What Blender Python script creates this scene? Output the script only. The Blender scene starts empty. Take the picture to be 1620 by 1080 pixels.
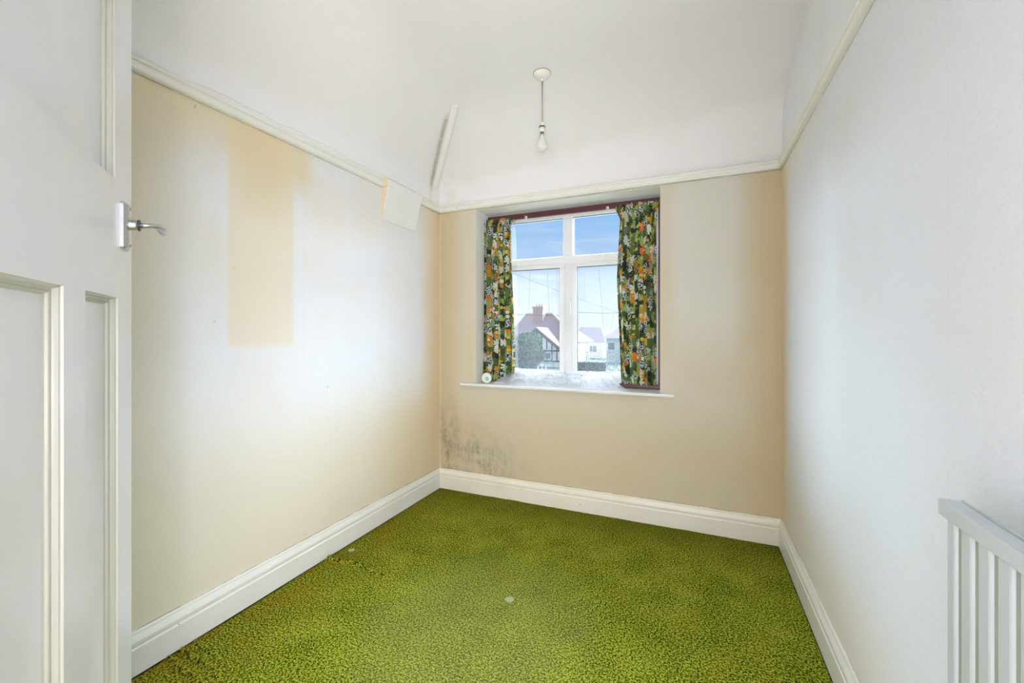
import bpy, bmesh, math, random
from mathutils import Vector, noise
random.seed(7)
C = bpy.context.scene.collection
SC = bpy.context.scene
PI = math.pi

# ------------------------------------------------------------------ camera, world, sun, lamps, exposure
CAM = Vector((1.8085, -2.7758, 1.2046)); YAW = math.radians(23.2605); FPX = 664.43; CY = 524.32
cd = bpy.data.cameras.new('camera'); cd.sensor_width = 36; cd.lens = FPX * 36 / 1620
cd.shift_y = -(540 - CY) / 1620; cd.clip_start = 0.02; cd.clip_end = 600
cam = bpy.data.objects.new('camera', cd); C.objects.link(cam)
cam.location = CAM; cam.rotation_euler = (PI / 2, 0, YAW); SC.camera = cam

SC.view_settings.view_transform = 'Standard'; SC.view_settings.look = 'None'
SC.view_settings.gamma = 1; SC.view_settings.use_curve_mapping = False
SC.view_settings.exposure = 0.0
SKY_LOW = (0.84, 0.92, 1.0, 1); SKY_HIGH = (0.24, 0.52, 0.96, 1); SKY_STRENGTH = 1.0; OVERHEAD = 30.0; SIDE_GLOW = 92.0
HALL_FILL = 182.0; SUN_POWER = 1.2
SC.cycles.max_bounces = 14; SC.cycles.diffuse_bounces = 9; SC.cycles.transparent_max_bounces = 24
SC.cycles.sample_clamp_indirect = 8.0

def lamp(name, kind, loc, power, color, **kw):
    l = bpy.data.lights.new(name, kind); l.energy = power; l.color = color
    for k, v in kw.items(): setattr(l, k, v)
    o = bpy.data.objects.new(name, l); C.objects.link(o); o.location = loc
    return o
sun = lamp('sun', 'SUN', (0, -10, 20), SUN_POWER, (1, 0.95, 0.88), angle=0.02)
sun.rotation_euler = (math.radians(48), 0, math.radians(-28))
pl = lamp('window_portal', 'AREA', (0.972, 0.30, 1.46), 1, (1, 1, 1), shape='RECTANGLE', size=1.32, size_y=1.32)
pl.rotation_euler = (-PI / 2, 0, 0); pl.data.cycles.is_portal = True
lamp('landing_fill', 'POINT', (2.15, -3.60, 0.95), HALL_FILL, (0.975, 0.985, 1.0), shadow_soft_size=0.30)  # unseen fill light, added to brighten the room through the doorway

# ------------------------------------------------------------------ node helpers
class S:
    def __init__(s, nt, sock): s.nt, s.k = nt, sock
    def _m(s, op, *a):
        n = s.nt.nodes.new('ShaderNodeMath'); n.operation = op
        for i, x in enumerate((s,) + a):
            if isinstance(x, S): s.nt.links.new(x.k, n.inputs[i])
            else: n.inputs[i].default_value = x
        return S(s.nt, n.outputs[0])
    def __add__(s, o): return s._m('ADD', o)
    def __sub__(s, o): return s._m('SUBTRACT', o)
    def __mul__(s, o): return s._m('MULTIPLY', o)
    def __truediv__(s, o): return s._m('DIVIDE', o)
    __radd__ = __add__; __rmul__ = __mul__
    def abs(s): return s._m('ABSOLUTE')
    def lt(s, o): return s._m('LESS_THAN', o)
    def gt(s, o): return s._m('GREATER_THAN', o)
    def mx(s, o): return s._m('MAXIMUM', o)
    def mn(s, o): return s._m('MINIMUM', o)
    def cos(s): return s._m('COSINE')
    def sat(s): return s.mx(0.0).mn(1.0)
    def inv(s): return (s * -1.0) + 1.0

class G:
    """a small wrapper round one material's node tree"""
    def __init__(g, name, rough=0.6):
        g.m = bpy.data.materials.new(name); g.m.use_nodes = True; g.nt = g.m.node_tree
        g.b = g.nt.nodes['Principled BSDF']; g.b.inputs['Roughness'].default_value = rough
        g.out = g.nt.nodes['Material Output']; g.tc = g.nt.nodes.new('ShaderNodeTexCoord')
    def N(g, t, **kw):
        n = g.nt.nodes.new(t)
        for k, v in kw.items(): setattr(n, k, v)
        return n
    def L(g, a, b): g.nt.links.new(a.k if isinstance(a, S) else a, b)
    def obj(g): return g.tc.outputs['Object']
    def uv(g): return g.tc.outputs['UV']
    def sep(g, v):
        n = g.N('ShaderNodeSeparateXYZ'); g.L(v, n.inputs[0]); return [S(g.nt, n.outputs[i]) for i in range(3)]
    def comb(g, x, y, z=0.0):
        n = g.N('ShaderNodeCombineXYZ')
        for i, q in enumerate((x, y, z)):
            if isinstance(q, S): g.L(q, n.inputs[i])
            else: n.inputs[i].default_value = q
        return n.outputs[0]
    def scaled(g, v, sx, sy, sz, loc=(0, 0, 0)):
        n = g.N('ShaderNodeMapping'); g.L(v, n.inputs[0]); n.inputs['Scale'].default_value = (sx, sy, sz); n.inputs['Location'].default_value = loc
        return n.outputs[0]
    def noise(g, v, scale, detail=2, rough=0.5, dist=0.0):
        n = g.N('ShaderNodeTexNoise'); g.L(v, n.inputs['Vector']); n.inputs['Scale'].default_value = scale
        n.inputs['Detail'].default_value = detail; n.inputs['Roughness'].default_value = rough; n.inputs['Distortion'].default_value = dist
        return S(g.nt, n.outputs['Fac'])
    def ss(g, x, a, b):
        n = g.N('ShaderNodeMapRange', interpolation_type='SMOOTHSTEP')
        g.L(x, n.inputs['Value']); n.inputs['From Min'].default_value = a; n.inputs['From Max'].default_value = b
        return S(g.nt, n.outputs[0])
    def band(g, x, a, b, e):            # 1 between a and b with soft edges e
        return g.ss(x, a - e, a + e) * g.ss(x, b - e, b + e).inv()
    def mix(g, f, a, b):
        n = g.N('ShaderNodeMix', data_type='RGBA')
        for sock, q in ((n.inputs[0], f), (n.inputs[6], a), (n.inputs[7], b)):
            if isinstance(q, (int, float)): sock.default_value = q
            elif isinstance(q, tuple): sock.default_value = q if len(q) == 4 else q + (1,)
            else: g.L(q, sock)
        return n.outputs[2]
    def base(g, c):
        if isinstance(c, tuple): g.b.inputs['Base Color'].default_value = c if len(c) == 4 else c + (1,)
        else: g.L(c, g.b.inputs['Base Color'])
    def bump(g, h, strength, dist=0.002):
        n = g.N('ShaderNodeBump'); n.inputs['Strength'].default_value = strength; n.inputs['Distance'].default_value = dist
        g.L(h, n.inputs['Height']); g.L(n.outputs[0], g.b.inputs['Normal'])

# ------------------------------------------------------------------ world: blue sky, thin cloud, unseen bright sky added for daylight
w = bpy.data.worlds.new('sky'); SC.world = w; w.use_nodes = True
wn = w.node_tree
class GW(G):
    def __init__(g): g.nt = wn; g.tc = wn.nodes.new('ShaderNodeTexCoord')
g = GW(); bg = wn.nodes['Background']
vx, vy, vz = g.sep(g.tc.outputs['Generated'])
col = g.mix(g.ss(vz, -0.03, 0.34), SKY_LOW, SKY_HIGH)
cl = g.noise(g.scaled(g.tc.outputs['Generated'], 1.6, 1.6, 9.0, (0.3, 0.1, 0.2)), 3.2, 6, 0.62, 0.7)
col = g.mix((g.ss(cl, 0.46, 0.74) * g.ss(vz, 0.34, 0.06)._m('MULTIPLY', 0.8)).sat(), col, (0.95, 0.98, 1.0, 1))
over = g.ss(vz, 0.31, 0.40) * g.ss(vz, 0.80, 0.66) * g.ss(vy, 0.1, 0.4)      # unseen bright sky, added high outside the window for daylight
az = vx / vy.mx(0.05)
side = ((g.ss(az, 0.10, 0.60) * 0.31).mx(g.ss(az, -0.72, -1.20))) * g.ss(vz, 0.03, 0.10) * g.ss(vz, 0.42, 0.34) * g.ss(vy, 0.1, 0.3)   # more of it added low to both sides, out of view
col = g.mix(over.mx(side).sat(), col, (0.77, 0.875, 1.0, 1))
g.L(col, bg.inputs['Color'])
g.L(over * (OVERHEAD - SKY_STRENGTH) + side * (SIDE_GLOW - SKY_STRENGTH) + SKY_STRENGTH, bg.inputs['Strength'])
w.cycles.sampling_method = 'MANUAL'; w.cycles.sample_map_resolution = 512

# ------------------------------------------------------------------ mesh helpers
def mesh_obj(name, bm, mats, parent=None, smooth=False):
    me = bpy.data.meshes.new(name)
    bmesh.ops.recalc_face_normals(bm, faces=bm.faces) if getattr(bm, 'fixn', True) else None
    bm.to_mesh(me); bm.free()
    for m in (mats if isinstance(mats, (list, tuple)) else [mats]): me.materials.append(m)
    if smooth:
        for p in me.polygons: p.use_smooth = True
    o = bpy.data.objects.new(name, me); C.objects.link(o)
    if parent is not None:
        o.parent = parent; o.matrix_parent_inverse = parent.matrix_basis.inverted()
    return o
def raw_obj(name, verts, faces, mats, parent=None, smooth=True, uvs=None, fmat=None):
    me = bpy.data.meshes.new(name); me.from_pydata(verts, [], faces)
    for m in (mats if isinstance(mats, (list, tuple)) else [mats]): me.materials.append(m)
    if smooth:
        for p in me.polygons: p.use_smooth = True
    if uvs:
        ul = me.uv_layers.new(name='uv')
        for lp in me.loops: ul.data[lp.index].uv = uvs[lp.vertex_index]
    if fmat:
        for i, p in enumerate(me.polygons): p.material_index = fmat[i]
    me.update()
    o = bpy.data.objects.new(name, me); C.objects.link(o)
    if parent is not None:
        o.parent = parent; o.matrix_parent_inverse = parent.matrix_basis.inverted()
    return o
def box(bm, a, b, bev=0.0, mi=0):
    vs = [bm.verts.new((x, y, z)) for x in (a[0], b[0]) for y in (a[1], b[1]) for z in (a[2], b[2])]
    fs = [bm.faces.new([vs[i] for i in q]) for q in ((0, 1, 3, 2), (4, 6, 7, 5), (0, 4, 5, 1), (2, 3, 7, 6), (0, 2, 6, 4), (1, 5, 7, 3))]
    for f in fs: f.material_index = mi
    if bev > 0:
        es = list({e for f in fs for e in f.edges})
        bmesh.ops.bevel(bm, geom=es, offset=bev, segments=2, affect='EDGES', profile=0.5)
def hexa(bm, p, mi=0):
    vs = [bm.verts.new(q) for q in p]      # p: 8 points, bottom ring then top ring
    for q in ((0, 1, 2, 3), (4, 5, 6, 7), (0, 1, 5, 4), (1, 2, 6, 5), (2, 3, 7, 6), (3, 0, 4, 7)):
        bm.faces.new([vs[i] for i in q]).material_index = mi
def prism(bm, prof, a, b, mi=0):
    """sweep a closed profile (list of offsets as vectors) from point a to point b"""
    a, b = Vector(a), Vector(b)
    A = [bm.verts.new(a + Vector(q)) for q in prof]; B = [bm.verts.new(b + Vector(q)) for q in prof]
    n = len(prof)
    for i in range(n): bm.faces.new([A[i], A[(i + 1) % n], B[(i + 1) % n], B[i]]).material_index = mi
    bm.faces.new(A[::-1]).material_index = mi; bm.faces.new(B).material_index = mi
def tube(bm, pts, r, seg=8, flat=1.0, cap=True):
    pts = [Vector(p) for p in pts]; rs = r if isinstance(r, (list, tuple)) else [r] * len(pts)
    rings = []; up0 = Vector((0, 0, 1))
    for i, p in enumerate(pts):
        d = (pts[min(i + 1, len(pts) - 1)] - pts[max(i - 1, 0)]).normalized()
        u = up0 if abs(d.z) < 0.95 else Vector((1, 0, 0))
        s = d.cross(u).normalized(); t = s.cross(d).normalized()
        rings.append([bm.verts.new(p + (s * math.cos(2 * PI * k / seg) + t * math.sin(2 * PI * k / seg) * flat) * rs[i]) for k in range(seg)])
    for a, b in zip(rings, rings[1:]):
        for k in range(seg): bm.faces.new([a[k], a[(k + 1) % seg], b[(k + 1) % seg], b[k]])
    if cap: bm.faces.new(rings[0][::-1]); bm.faces.new(rings[-1])
def lathe(bm, prof, c, axis='Z', seg=32, sq=None):
    """prof: (radius, height) pairs round an axis through c"""
    rings = []
    for r, h in prof:
        ring = []
        for k in range(seg):
            a = 2 * PI * k / seg; x, y = r * math.cos(a), r * math.sin(a)
            v = (x, y, h) if axis == 'Z' else (x, -h, y)
            ring.append(bm.verts.new(Vector(c) + Vector(v)))
        rings.append(ring)
    for a, b in zip(rings, rings[1:]):
        for k in range(seg): bm.faces.new([a[k], a[(k + 1) % seg], b[(k + 1) % seg], b[k]])
    bm.faces.new(rings[0][::-1]); bm.faces.new(rings[-1])
def struct(o, label=None):
    o['kind'] = 'structure'
    if label: o['label'] = label
    return o
def tag(o, label, cat, group=None, kind=None):
    o['label'] = label; o['category'] = cat
    if group: o['group'] = group
    if kind: o['kind'] = kind
    return o
def empty(name, loc, label=None, cat=None, group=None, kind=None):
    o = bpy.data.objects.new(name, None); C.objects.link(o); o.location = loc; o.empty_display_size = 0.1
    if label: o['label'] = label
    if cat: o['category'] = cat
    if group: o['group'] = group
    if kind: o['kind'] = kind
    return o

W = 2.2712; YB = -2.72; RAIL = 2.12

# ------------------------------------------------------------------ materials
def plain(name, c, rough=0.5, metal=0.0, wear=0.0, bump=0.0, bscale=60):
    g = G(name, rough); g.b.inputs['Metallic'].default_value = metal
    n = g.noise(g.obj(), 7, 4, 0.6)
    dk = tuple(x * (1 - 0.10 - wear) for x in c)
    g.base(g.mix(g.ss(n, 0.35, 0.75) * (0.35 + wear), c + (1,), dk + (1,)))
    if bump: g.bump(g.noise(g.obj(), bscale, 3), bump, 0.002)
    return g.m

def paper(name, build):
    g = G(name, 0.75)
    x, y, z = g.sep(g.obj())
    fine = g.noise(g.obj(), 210, 3, 0.6); med = g.noise(g.obj(), 34, 4, 0.6); big = g.noise(g.obj(), 2.3, 4, 0.6)
    c = build(g, x, y, z, fine, med, big)
    seamd = g.noise(g.obj(), 12, 4, 0.7)
    c = g.mix(((z - 0.1498).abs().lt(0.0016)) * g.ss(seamd, 0.38, 0.58) * 0.75, c, (0.10, 0.075, 0.04, 1))     # dirty gap over the skirting
    c = g.mix(((z - 2.1185).abs().lt(0.0018)) * g.ss(seamd, 0.30, 0.55) * 0.55, c, (0.22, 0.16, 0.08, 1))     # and under the picture rail
    c = g.mix(g.ss(g.noise(g.obj(), 95, 4, 0.7), 0.45, 0.65) * 0.10, c, (0.62, 0.53, 0.36, 1))
    c = g.mix(g.ss(fine, 0.35, 0.75) * 0.22, c, g.mix(0.35, c, (0.50, 0.42, 0.28, 1)))
    g.base(c); g.bump(fine, 0.30, 0.0015)
    return g.m
PALE = (0.79, 0.79, 0.82, 1); TAN = (0.75, 0.60, 0.385, 1); SAND = (0.77, 0.685, 0.52, 1); TANB = (0.60, 0.475, 0.29, 1)

def left_paper(g, x, y, z, fine, med, big):
    wob = (big - 0.5) * 0.35; f2 = (med - 0.5) * 0.25
    c = g.mix((g.ss(big, 0.35, 0.7) * 0.35).sat(), PALE, SAND)  # pale middle: faded paper, partly window light painted in
    low = g.ss(z + wob + f2, 1.05, 0.45)                                 # yellowed low down
    c = g.mix((low * 0.75).sat(), c, SAND)
    near = g.ss(y + wob * 0.5, -1.72, -1.95)                             # by the door
    c = g.mix((near * 0.8).sat(), c, SAND)
    top = g.band(y + f2 * 0.3, -2.3, -1.20, 0.05) * g.ss(z + wob, 1.80, 2.05)
    c = g.mix((top * 0.9).sat(), c, (0.76, 0.65, 0.46, 1))
    corner = g.ss(y + wob * 0.3, -0.30, -0.03)                           # damp corner by the window
    c = g.mix((corner * 0.95).sat(), c, TAN)
    lowc = g.ss(z + wob, 0.95, 0.55) * g.ss(y, -0.9, -0.35)
    c = g.mix((lowc * 0.6).sat(), c, TAN)
    patch = g.band(y + f2 * 0.03, -1.615, -1.300, 0.012) * g.ss(z + f2 * 0.05, 1.12, 1.16)   # where something hung
    c = g.mix((patch * 0.62).sat(), c, (0.80, 0.67, 0.45, 1))
    pw = g.band(y, -1.57, -1.36, 0.05) * g.band(z, 1.75, 2.2, 0.08)
    c = g.mix((pw * 0.4).sat(), c, TAN)
    for s in (-1.2349, -0.6514):                                  # paper seams
        c = g.mix(((y - s).abs().lt(0.0013)) * 0.16, c, (0.55, 0.45, 0.30, 1))
    spots = g.ss(g.noise(g.obj(), 26, 2, 0.4), 0.76, 0.80)
    return g.mix(spots * 0.5, c, (0.42, 0.36, 0.27, 1))
def back_paper(g, x, y, z, fine, med, big):
    wob = (big - 0.5) * 0.4; f2 = (med - 0.5) * 0.2
    c = g.mix((g.ss(big, 0.35, 0.7) * 0.4).sat(), (0.645, 0.585, 0.475, 1), (0.60, 0.485, 0.31, 1))
    c = g.mix((g.ss(z + wob, 0.9, 1.4) * g.ss(x, 1.65, 1.75) * g.ss(x + wob * 0.3, 2.2, 2.0) * 0.8).sat(), c, (0.68, 0.66, 0.60, 1))
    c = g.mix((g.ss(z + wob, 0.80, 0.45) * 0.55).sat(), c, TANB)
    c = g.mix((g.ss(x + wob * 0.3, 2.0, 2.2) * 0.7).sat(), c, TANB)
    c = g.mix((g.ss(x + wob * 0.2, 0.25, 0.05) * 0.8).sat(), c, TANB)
    c = g.mix(g.band(x, -0.1, 0.018, 0.004) * 0.6, c, (0.66, 0.60, 0.47, 1))
    for s in (0.853, 1.405, 2.2377):
        c = g.mix(((x - s).abs().lt(0.0018)) * 0.22, c, (0.55, 0.45, 0.30, 1))
    streak = g.noise(g.scaled(g.obj(), 42, 1, 7), 1.0, 6, 0.7)           # mould speckle and runs low in the corner
    blot = g.noise(g.obj(), 8, 5, 0.68); grain = g.noise(g.obj(), 70, 3, 0.6)
    top = (x * -0.28) + 0.62
    zone = g.ss(x, 0.95, 0.30) * g.ss((z - top) + (blot - 0.5) * 0.5, 0.12, -0.26) * g.ss(x, 0.0, 0.03)
    m = zone * (g.ss(streak, 0.36, 0.74) * 0.75 + 0.22) * g.ss(blot, 0.36, 0.66) * (g.ss(grain, 0.3, 0.6) * 0.5 + 0.6)
    c = g.mix((m * 1.2).sat(), c, (0.17, 0.18, 0.14, 1))
    zone2 = g.band(x, 0.0, 0.15, 0.05) * g.band(z, 0.36, 0.64, 0.12)
    return g.mix((zone2 * g.ss(blot, 0.40, 0.62) * (grain * 0.7 + 0.2) * 0.8).sat(), c, (0.22, 0.23, 0.19, 1))
def right_paper(g, x, y, z, fine, med, big):
    wob = (big - 0.5) * 0.30
    c = g.mix((g.ss(big, 0.5, 0.8) * 0.25).sat(), (0.765, 0.79, 0.85, 1), SAND)  # window light painted in: tan paper given a pale bluish base
    c = g.mix((g.ss(y + wob * 0.5, -0.26, -0.02) * 0.9).sat(), c, TAN)
    top = g.ss(z + wob, 1.85, 2.15) * g.ss(y + wob, -1.5, -0.2)
    c = g.mix((top * 0.5).sat(), c, (0.78, 0.73, 0.58, 1))
    low = g.ss(z + wob, 0.55, 0.25) * g.ss(y + wob, -1.9, -0.8)
    c = g.mix((low * 0.5).sat(), c, SAND)
    for s in (-1.0985, -1.6761):
        c = g.mix(((y - s).abs().lt(0.0012)) * 0.10, c, (0.58, 0.50, 0.36, 1))
    return c
M_left = paper('yellowed_wallpaper_left', left_paper)
M_back = paper('yellowed_wallpaper_window_wall', back_paper)
M_right = paper('yellowed_wallpaper_right', right_paper)
def ceiling_mat():
    g = G('old_ceiling_paint', 0.8)
    x, y, z = g.sep(g.obj()); n = g.noise(g.obj(), 2.5, 4, 0.6); m = g.noise(g.obj(), 55, 3)
    c = g.mix(g.ss(n, 0.35, 0.7) * 0.4, (0.835, 0.82, 0.83, 1), (0.80, 0.785, 0.78, 1))
    jag = (g.noise(g.comb(y, 0.0, 0.0), 9, 5, 0.7) - 0.5) * 0.10
    crack = ((z - 2.195) - jag * 0.5 - (g.noise(g.comb(y, 3.0, 0.0), 2.0, 1) - 0.5) * 0.05).abs().lt(0.0011) * x.lt(0.2) * g.band(y, -1.75, -0.3, 0.02)
    c = g.mix((crack * 0.5).sat(), c, (0.35, 0.36, 0.34, 1))
    c2 = ((y + 0.56) - (g.noise(g.comb(x, 5.0, 0.0), 8, 3) - 0.5) * 0.05).abs().lt(0.001) * g.band(x, 0.28, 0.40, 0.02)
    c = g.mix((c2 * 0.25).sat(), c, (0.4, 0.4, 0.38, 1))
    sc = g.ss(g.noise(g.obj(), 30, 4, 0.6), 0.70, 0.76) * (g.ss(x, 2.0, 2.26).mx(g.ss(z, 2.26, 2.19)))
    c = g.mix((sc * 0.4).sat(), c, (0.5, 0.51, 0.49, 1))
    st = g.ss(g.noise(g.obj(), 5, 3, 0.6), 0.45, 0.65) * g.band(x, -0.1, 0.30, 0.1) * g.ss(y, -0.16, 0.0)
    c = g.mix((st * 0.5).sat(), c, (0.72, 0.70, 0.58, 1))
    across = ((x - 0.022) * -0.70) + ((y + 0.098) * -0.714); along = ((x - 0.022) * 0.714) + ((y + 0.098) * -0.70)   # dark olive band beside the hip batten
    olive = g.band(across + (n - 0.5) * 0.02, 0.016, 0.042, 0.013) * g.band(along, 0.02, 0.52, 0.05)
    c = g.mix((olive * (g.ss(m, 0.3, 0.6) * 0.35 + 0.5)).sat(), c, (0.40, 0.385, 0.27, 1))
    g.base(c); g.bump(m + n * 2.0, 0.18, 0.004)
    return g.m
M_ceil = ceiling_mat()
def gloss_mat(name, c, grime, rough=0.32):
    g = G(name, rough); n = g.noise(g.obj(), 6, 4, 0.6); s = g.noise(g.obj(), 38, 3, 0.5)
    q = g.mix(g.ss(n, 0.40, 0.75) * 0.5, c, grime)
    q = g.mix(g.ss(s, 0.745, 0.775) * 0.7, q, (0.22, 0.19, 0.14, 1))
    g.base(q); g.bump(n, 0.25, 0.003); return g.m
M_skirt = gloss_mat('white_gloss_skirting', (0.80, 0.795, 0.76, 1), (0.74, 0.72, 0.64, 1))
M_skirt_back = gloss_mat('cream_gloss_skirting', (0.83, 0.79, 0.68, 1), (0.76, 0.69, 0.54, 1))
M_rail = gloss_mat('white_gloss_picture_rail', (0.82, 0.82, 0.77, 1), (0.78, 0.765, 0.68, 1))
M_reveal = plain('painted_window_reveal', (0.86, 0.85, 0.80), 0.55, bump=0.15)
M_frieze = plain('white_painted_frieze', (0.82, 0.82, 0.85), 0.7, bump=0.15)
M_door = plain('white_gloss_door_paint', (0.80, 0.80, 0.84), 0.22, bump=0.04, bscale=14)
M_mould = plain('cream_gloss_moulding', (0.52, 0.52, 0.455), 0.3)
M_sill = plain('white_gloss_sill', (0.86, 0.86, 0.84), 0.2)
M_pvc = plain('white_upvc', (0.86, 0.87, 0.89), 0.3)
M_gasket = plain('dark_glazing_gasket', (0.10, 0.10, 0.11), 0.6)
M_maroon = plain('maroon_gloss_paint', (0.105, 0.022, 0.030), 0.38, wear=0.25, bump=0.1)
M_batten = plain('cream_painted_batten', (0.84, 0.83, 0.80), 0.5, bump=0.1)
M_chrome = plain('satin_chrome', (0.56, 0.57, 0.58), 0.30, 0.9)
M_chrome_d = plain('dark_screw', (0.12, 0.12, 0.12), 0.35, 1.0)
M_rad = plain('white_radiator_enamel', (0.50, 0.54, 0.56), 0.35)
M_radg = plain('dull_radiator_groove', (0.33, 0.35, 0.285), 0.5, wear=0.1)  # grooves grey-green, darker than the ribs
M_plastic = plain('ivory_plastic', (0.82, 0.81, 0.75), 0.35)
M_cable = plain('grey_flex', (0.42, 0.40, 0.31), 0.5)
M_black = plain('black_plastic', (0.02, 0.02, 0.02), 0.4)
M_brass = plain('dull_bulb_cap', (0.38, 0.36, 0.28), 0.35, 0.8)
M_white = plain('white_plastic', (0.84, 0.86, 0.86), 0.3)
M_green = plain('green_badge', (0.22, 0.55, 0.20), 0.4)
M_clip = plain('cream_plastic_clip', (0.85, 0.83, 0.76), 0.4)
M_boxw = plain('white_painted_board', (0.83, 0.84, 0.81), 0.5)
M_boxt = paper('papered_board_side', lambda g, x, y, z, f, m, b: g.mix(g.ss(b, 0.4, 0.7) * 0.5, (0.78, 0.66, 0.45, 1), TAN))
M_under = plain('dark_floor_gap', (0.06, 0.055, 0.04), 0.9)

def carpet_mat():
    g = G('green_speckled_carpet', 0.95)
    o = g.obj(); x, y, z = g.sep(o)
    a = g.noise(g.scaled(o, 1, 1, 0.2), 135, 3, 0.72, 0.0) * 0.66 + g.noise(g.scaled(o, 1, 1, 0.2, (3, 1, 0)), 285, 2, 0.7, 0.0) * 0.34; b = g.noise(o, 5.5, 4, 0.6); c3 = g.noise(g.scaled(o, 1, 1, 1, (5, 2, 0)), 1.5, 3, 0.5)
    fibre = g.noise(o, 420, 2, 0.5)
    t = a + (b - 0.5) * 0.08
    c = g.mix(g.ss(t, 0.435, 0.472), (0.003, 0.007, 0.001, 1), (0.105, 0.135, 0.006, 1))
    c = g.mix(g.ss(t, 0.497, 0.540), c, (0.44, 0.47, 0.055, 1))
    c = g.mix(g.ss(fibre, 0.62, 0.72) * 0.30, c, (0.50, 0.50, 0.08, 1))
    rc = g.mix(g.ss(t, 0.42, 0.60), (0.020, 0.010, 0.001, 1), (0.36, 0.20, 0.010, 1))
    # rusty wear along the left skirting and in blotches
    rust = (g.ss(x + (b - 0.5) * 0.5, 0.45, 0.05) * g.ss(b, 0.36, 0.60) * g.band(y, -2.2, -0.35, 0.2)).sat()
    c = g.mix(rust * 0.62, c, rc)
    c = g.mix((g.ss(c3, 0.56, 0.72) * g.ss(b, 0.4, 0.6) * 0.35).sat(), c, g.mix(g.ss(t, 0.42, 0.60), (0.03, 0.03, 0.001, 1), (0.42, 0.37, 0.01, 1)))
    # flattened, faded middle
    fx = (x - 1.0) * (x - 1.0) * 1.6 + (y + 1.25) * (y + 1.25) * 1.1
    fade = g.ss(fx + (b - 0.5) * 0.45, 0.50, 0.06) * 0.20
    c = g.mix(fade.sat(), c, (0.30, 0.34, 0.14, 1))
    grime_shade = g.ss(y + (b - 0.5) * 0.3, -0.42, -0.02)                        # grime plus painted shade along the window skirting
    c = g.mix((grime_shade * 0.45).sat(), c, (0.06, 0.055, 0.008, 1))
    for (px, py, r) in ((1.052, -1.0447, 0.022), (0.0809, -0.9982, 0.018)):
        d = (x - px) * (x - px) + (y - py) * (y - py)
        c = g.mix(g.ss(d, r * r * 1.2, r * r * 0.5) * 0.65, c, (0.52, 0.55, 0.36, 1))
    g.base(c); g.bump(a * 0.7 + fibre * 0.3, 0.9, 0.006)
    g.b.inputs['Specular IOR Level'].default_value = 0.0
    return g.m
M_carpet = carpet_mat()

def glass_mat():
    g = G('window_glass'); g.nt.nodes.remove(g.b)
    t = g.N('ShaderNodeBsdfTransparent'); t.inputs[0].default_value = (0.97, 0.985, 0.98, 1)
    s = g.N('ShaderNodeBsdfGlossy'); s.inputs['Roughness'].default_value = 0.02
    f = g.N('ShaderNodeFresnel'); f.inputs[0].default_value = 1.35
    m = g.N('ShaderNodeMixShader'); g.L(S(g.nt, f.outputs[0]) * 0.7, m.inputs[0]); g.L(t.outputs[0], m.inputs[1]); g.L(s.outputs[0], m.inputs[2])
    g.L(m.outputs[0], g.out.inputs['Surface']); return g.m
M_glass = glass_mat()
def net_mat(name, cover, zig=False):
    g = G(name); g.nt.nodes.remove(g.b)
    t = g.N('ShaderNodeBsdfTransparent')
    d = g.N('ShaderNodeBsdfDiffuse'); tr = g.N('ShaderNodeBsdfTranslucent')
    d.inputs[0].default_value = tr.inputs[0].default_value = (0.90, 0.92, 0.95, 1)
    m0 = g.N('ShaderNodeMixShader'); m0.inputs[0].default_value = 0.62; g.L(d.outputs[0], m0.inputs[1]); g.L(tr.outputs[0], m0.inputs[2])
    m = g.N('ShaderNodeMixShader')
    n = g.noise(g.obj(), 14, 3, 0.5)
    f = g.ss(n, 0.3, 0.7) * (0.15 * cover) + cover
    if zig:
        u, v, _ = g.sep(g.uv())
        tri = ((u * 22.0)._m('FRACT') - 0.5).abs() * 0.9
        ln = (((v * 26.0) + tri)._m('FRACT') - 0.5).abs().lt(0.17)
        dots = g.noise(g.uv(), 60, 2).gt(0.52)
        holes = ln * dots
        q = g.mix(holes * 0.5, (0.86, 0.88, 0.92, 1), (0.30, 0.32, 0.38, 1)); g.L(q, d.inputs[0]); g.L(q, tr.inputs[0])
    g.L(f.sat(), m.inputs[0]); g.L(t.outputs[0], m.inputs[1]); g.L(m0.outputs[0], m.inputs[2])
    g.L(m.outputs[0], g.out.inputs['Surface']); return g.m
M_net = net_mat('sheer_net', 0.065)
M_netd = net_mat('gathered_net', 0.10)
M_neth = net_mat('crumpled_net', 0.60, True)
M_lace = plain('backlit_lace', (0.26, 0.28, 0.34), 0.9)  # white lace given its dark backlit tone as colour

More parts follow.
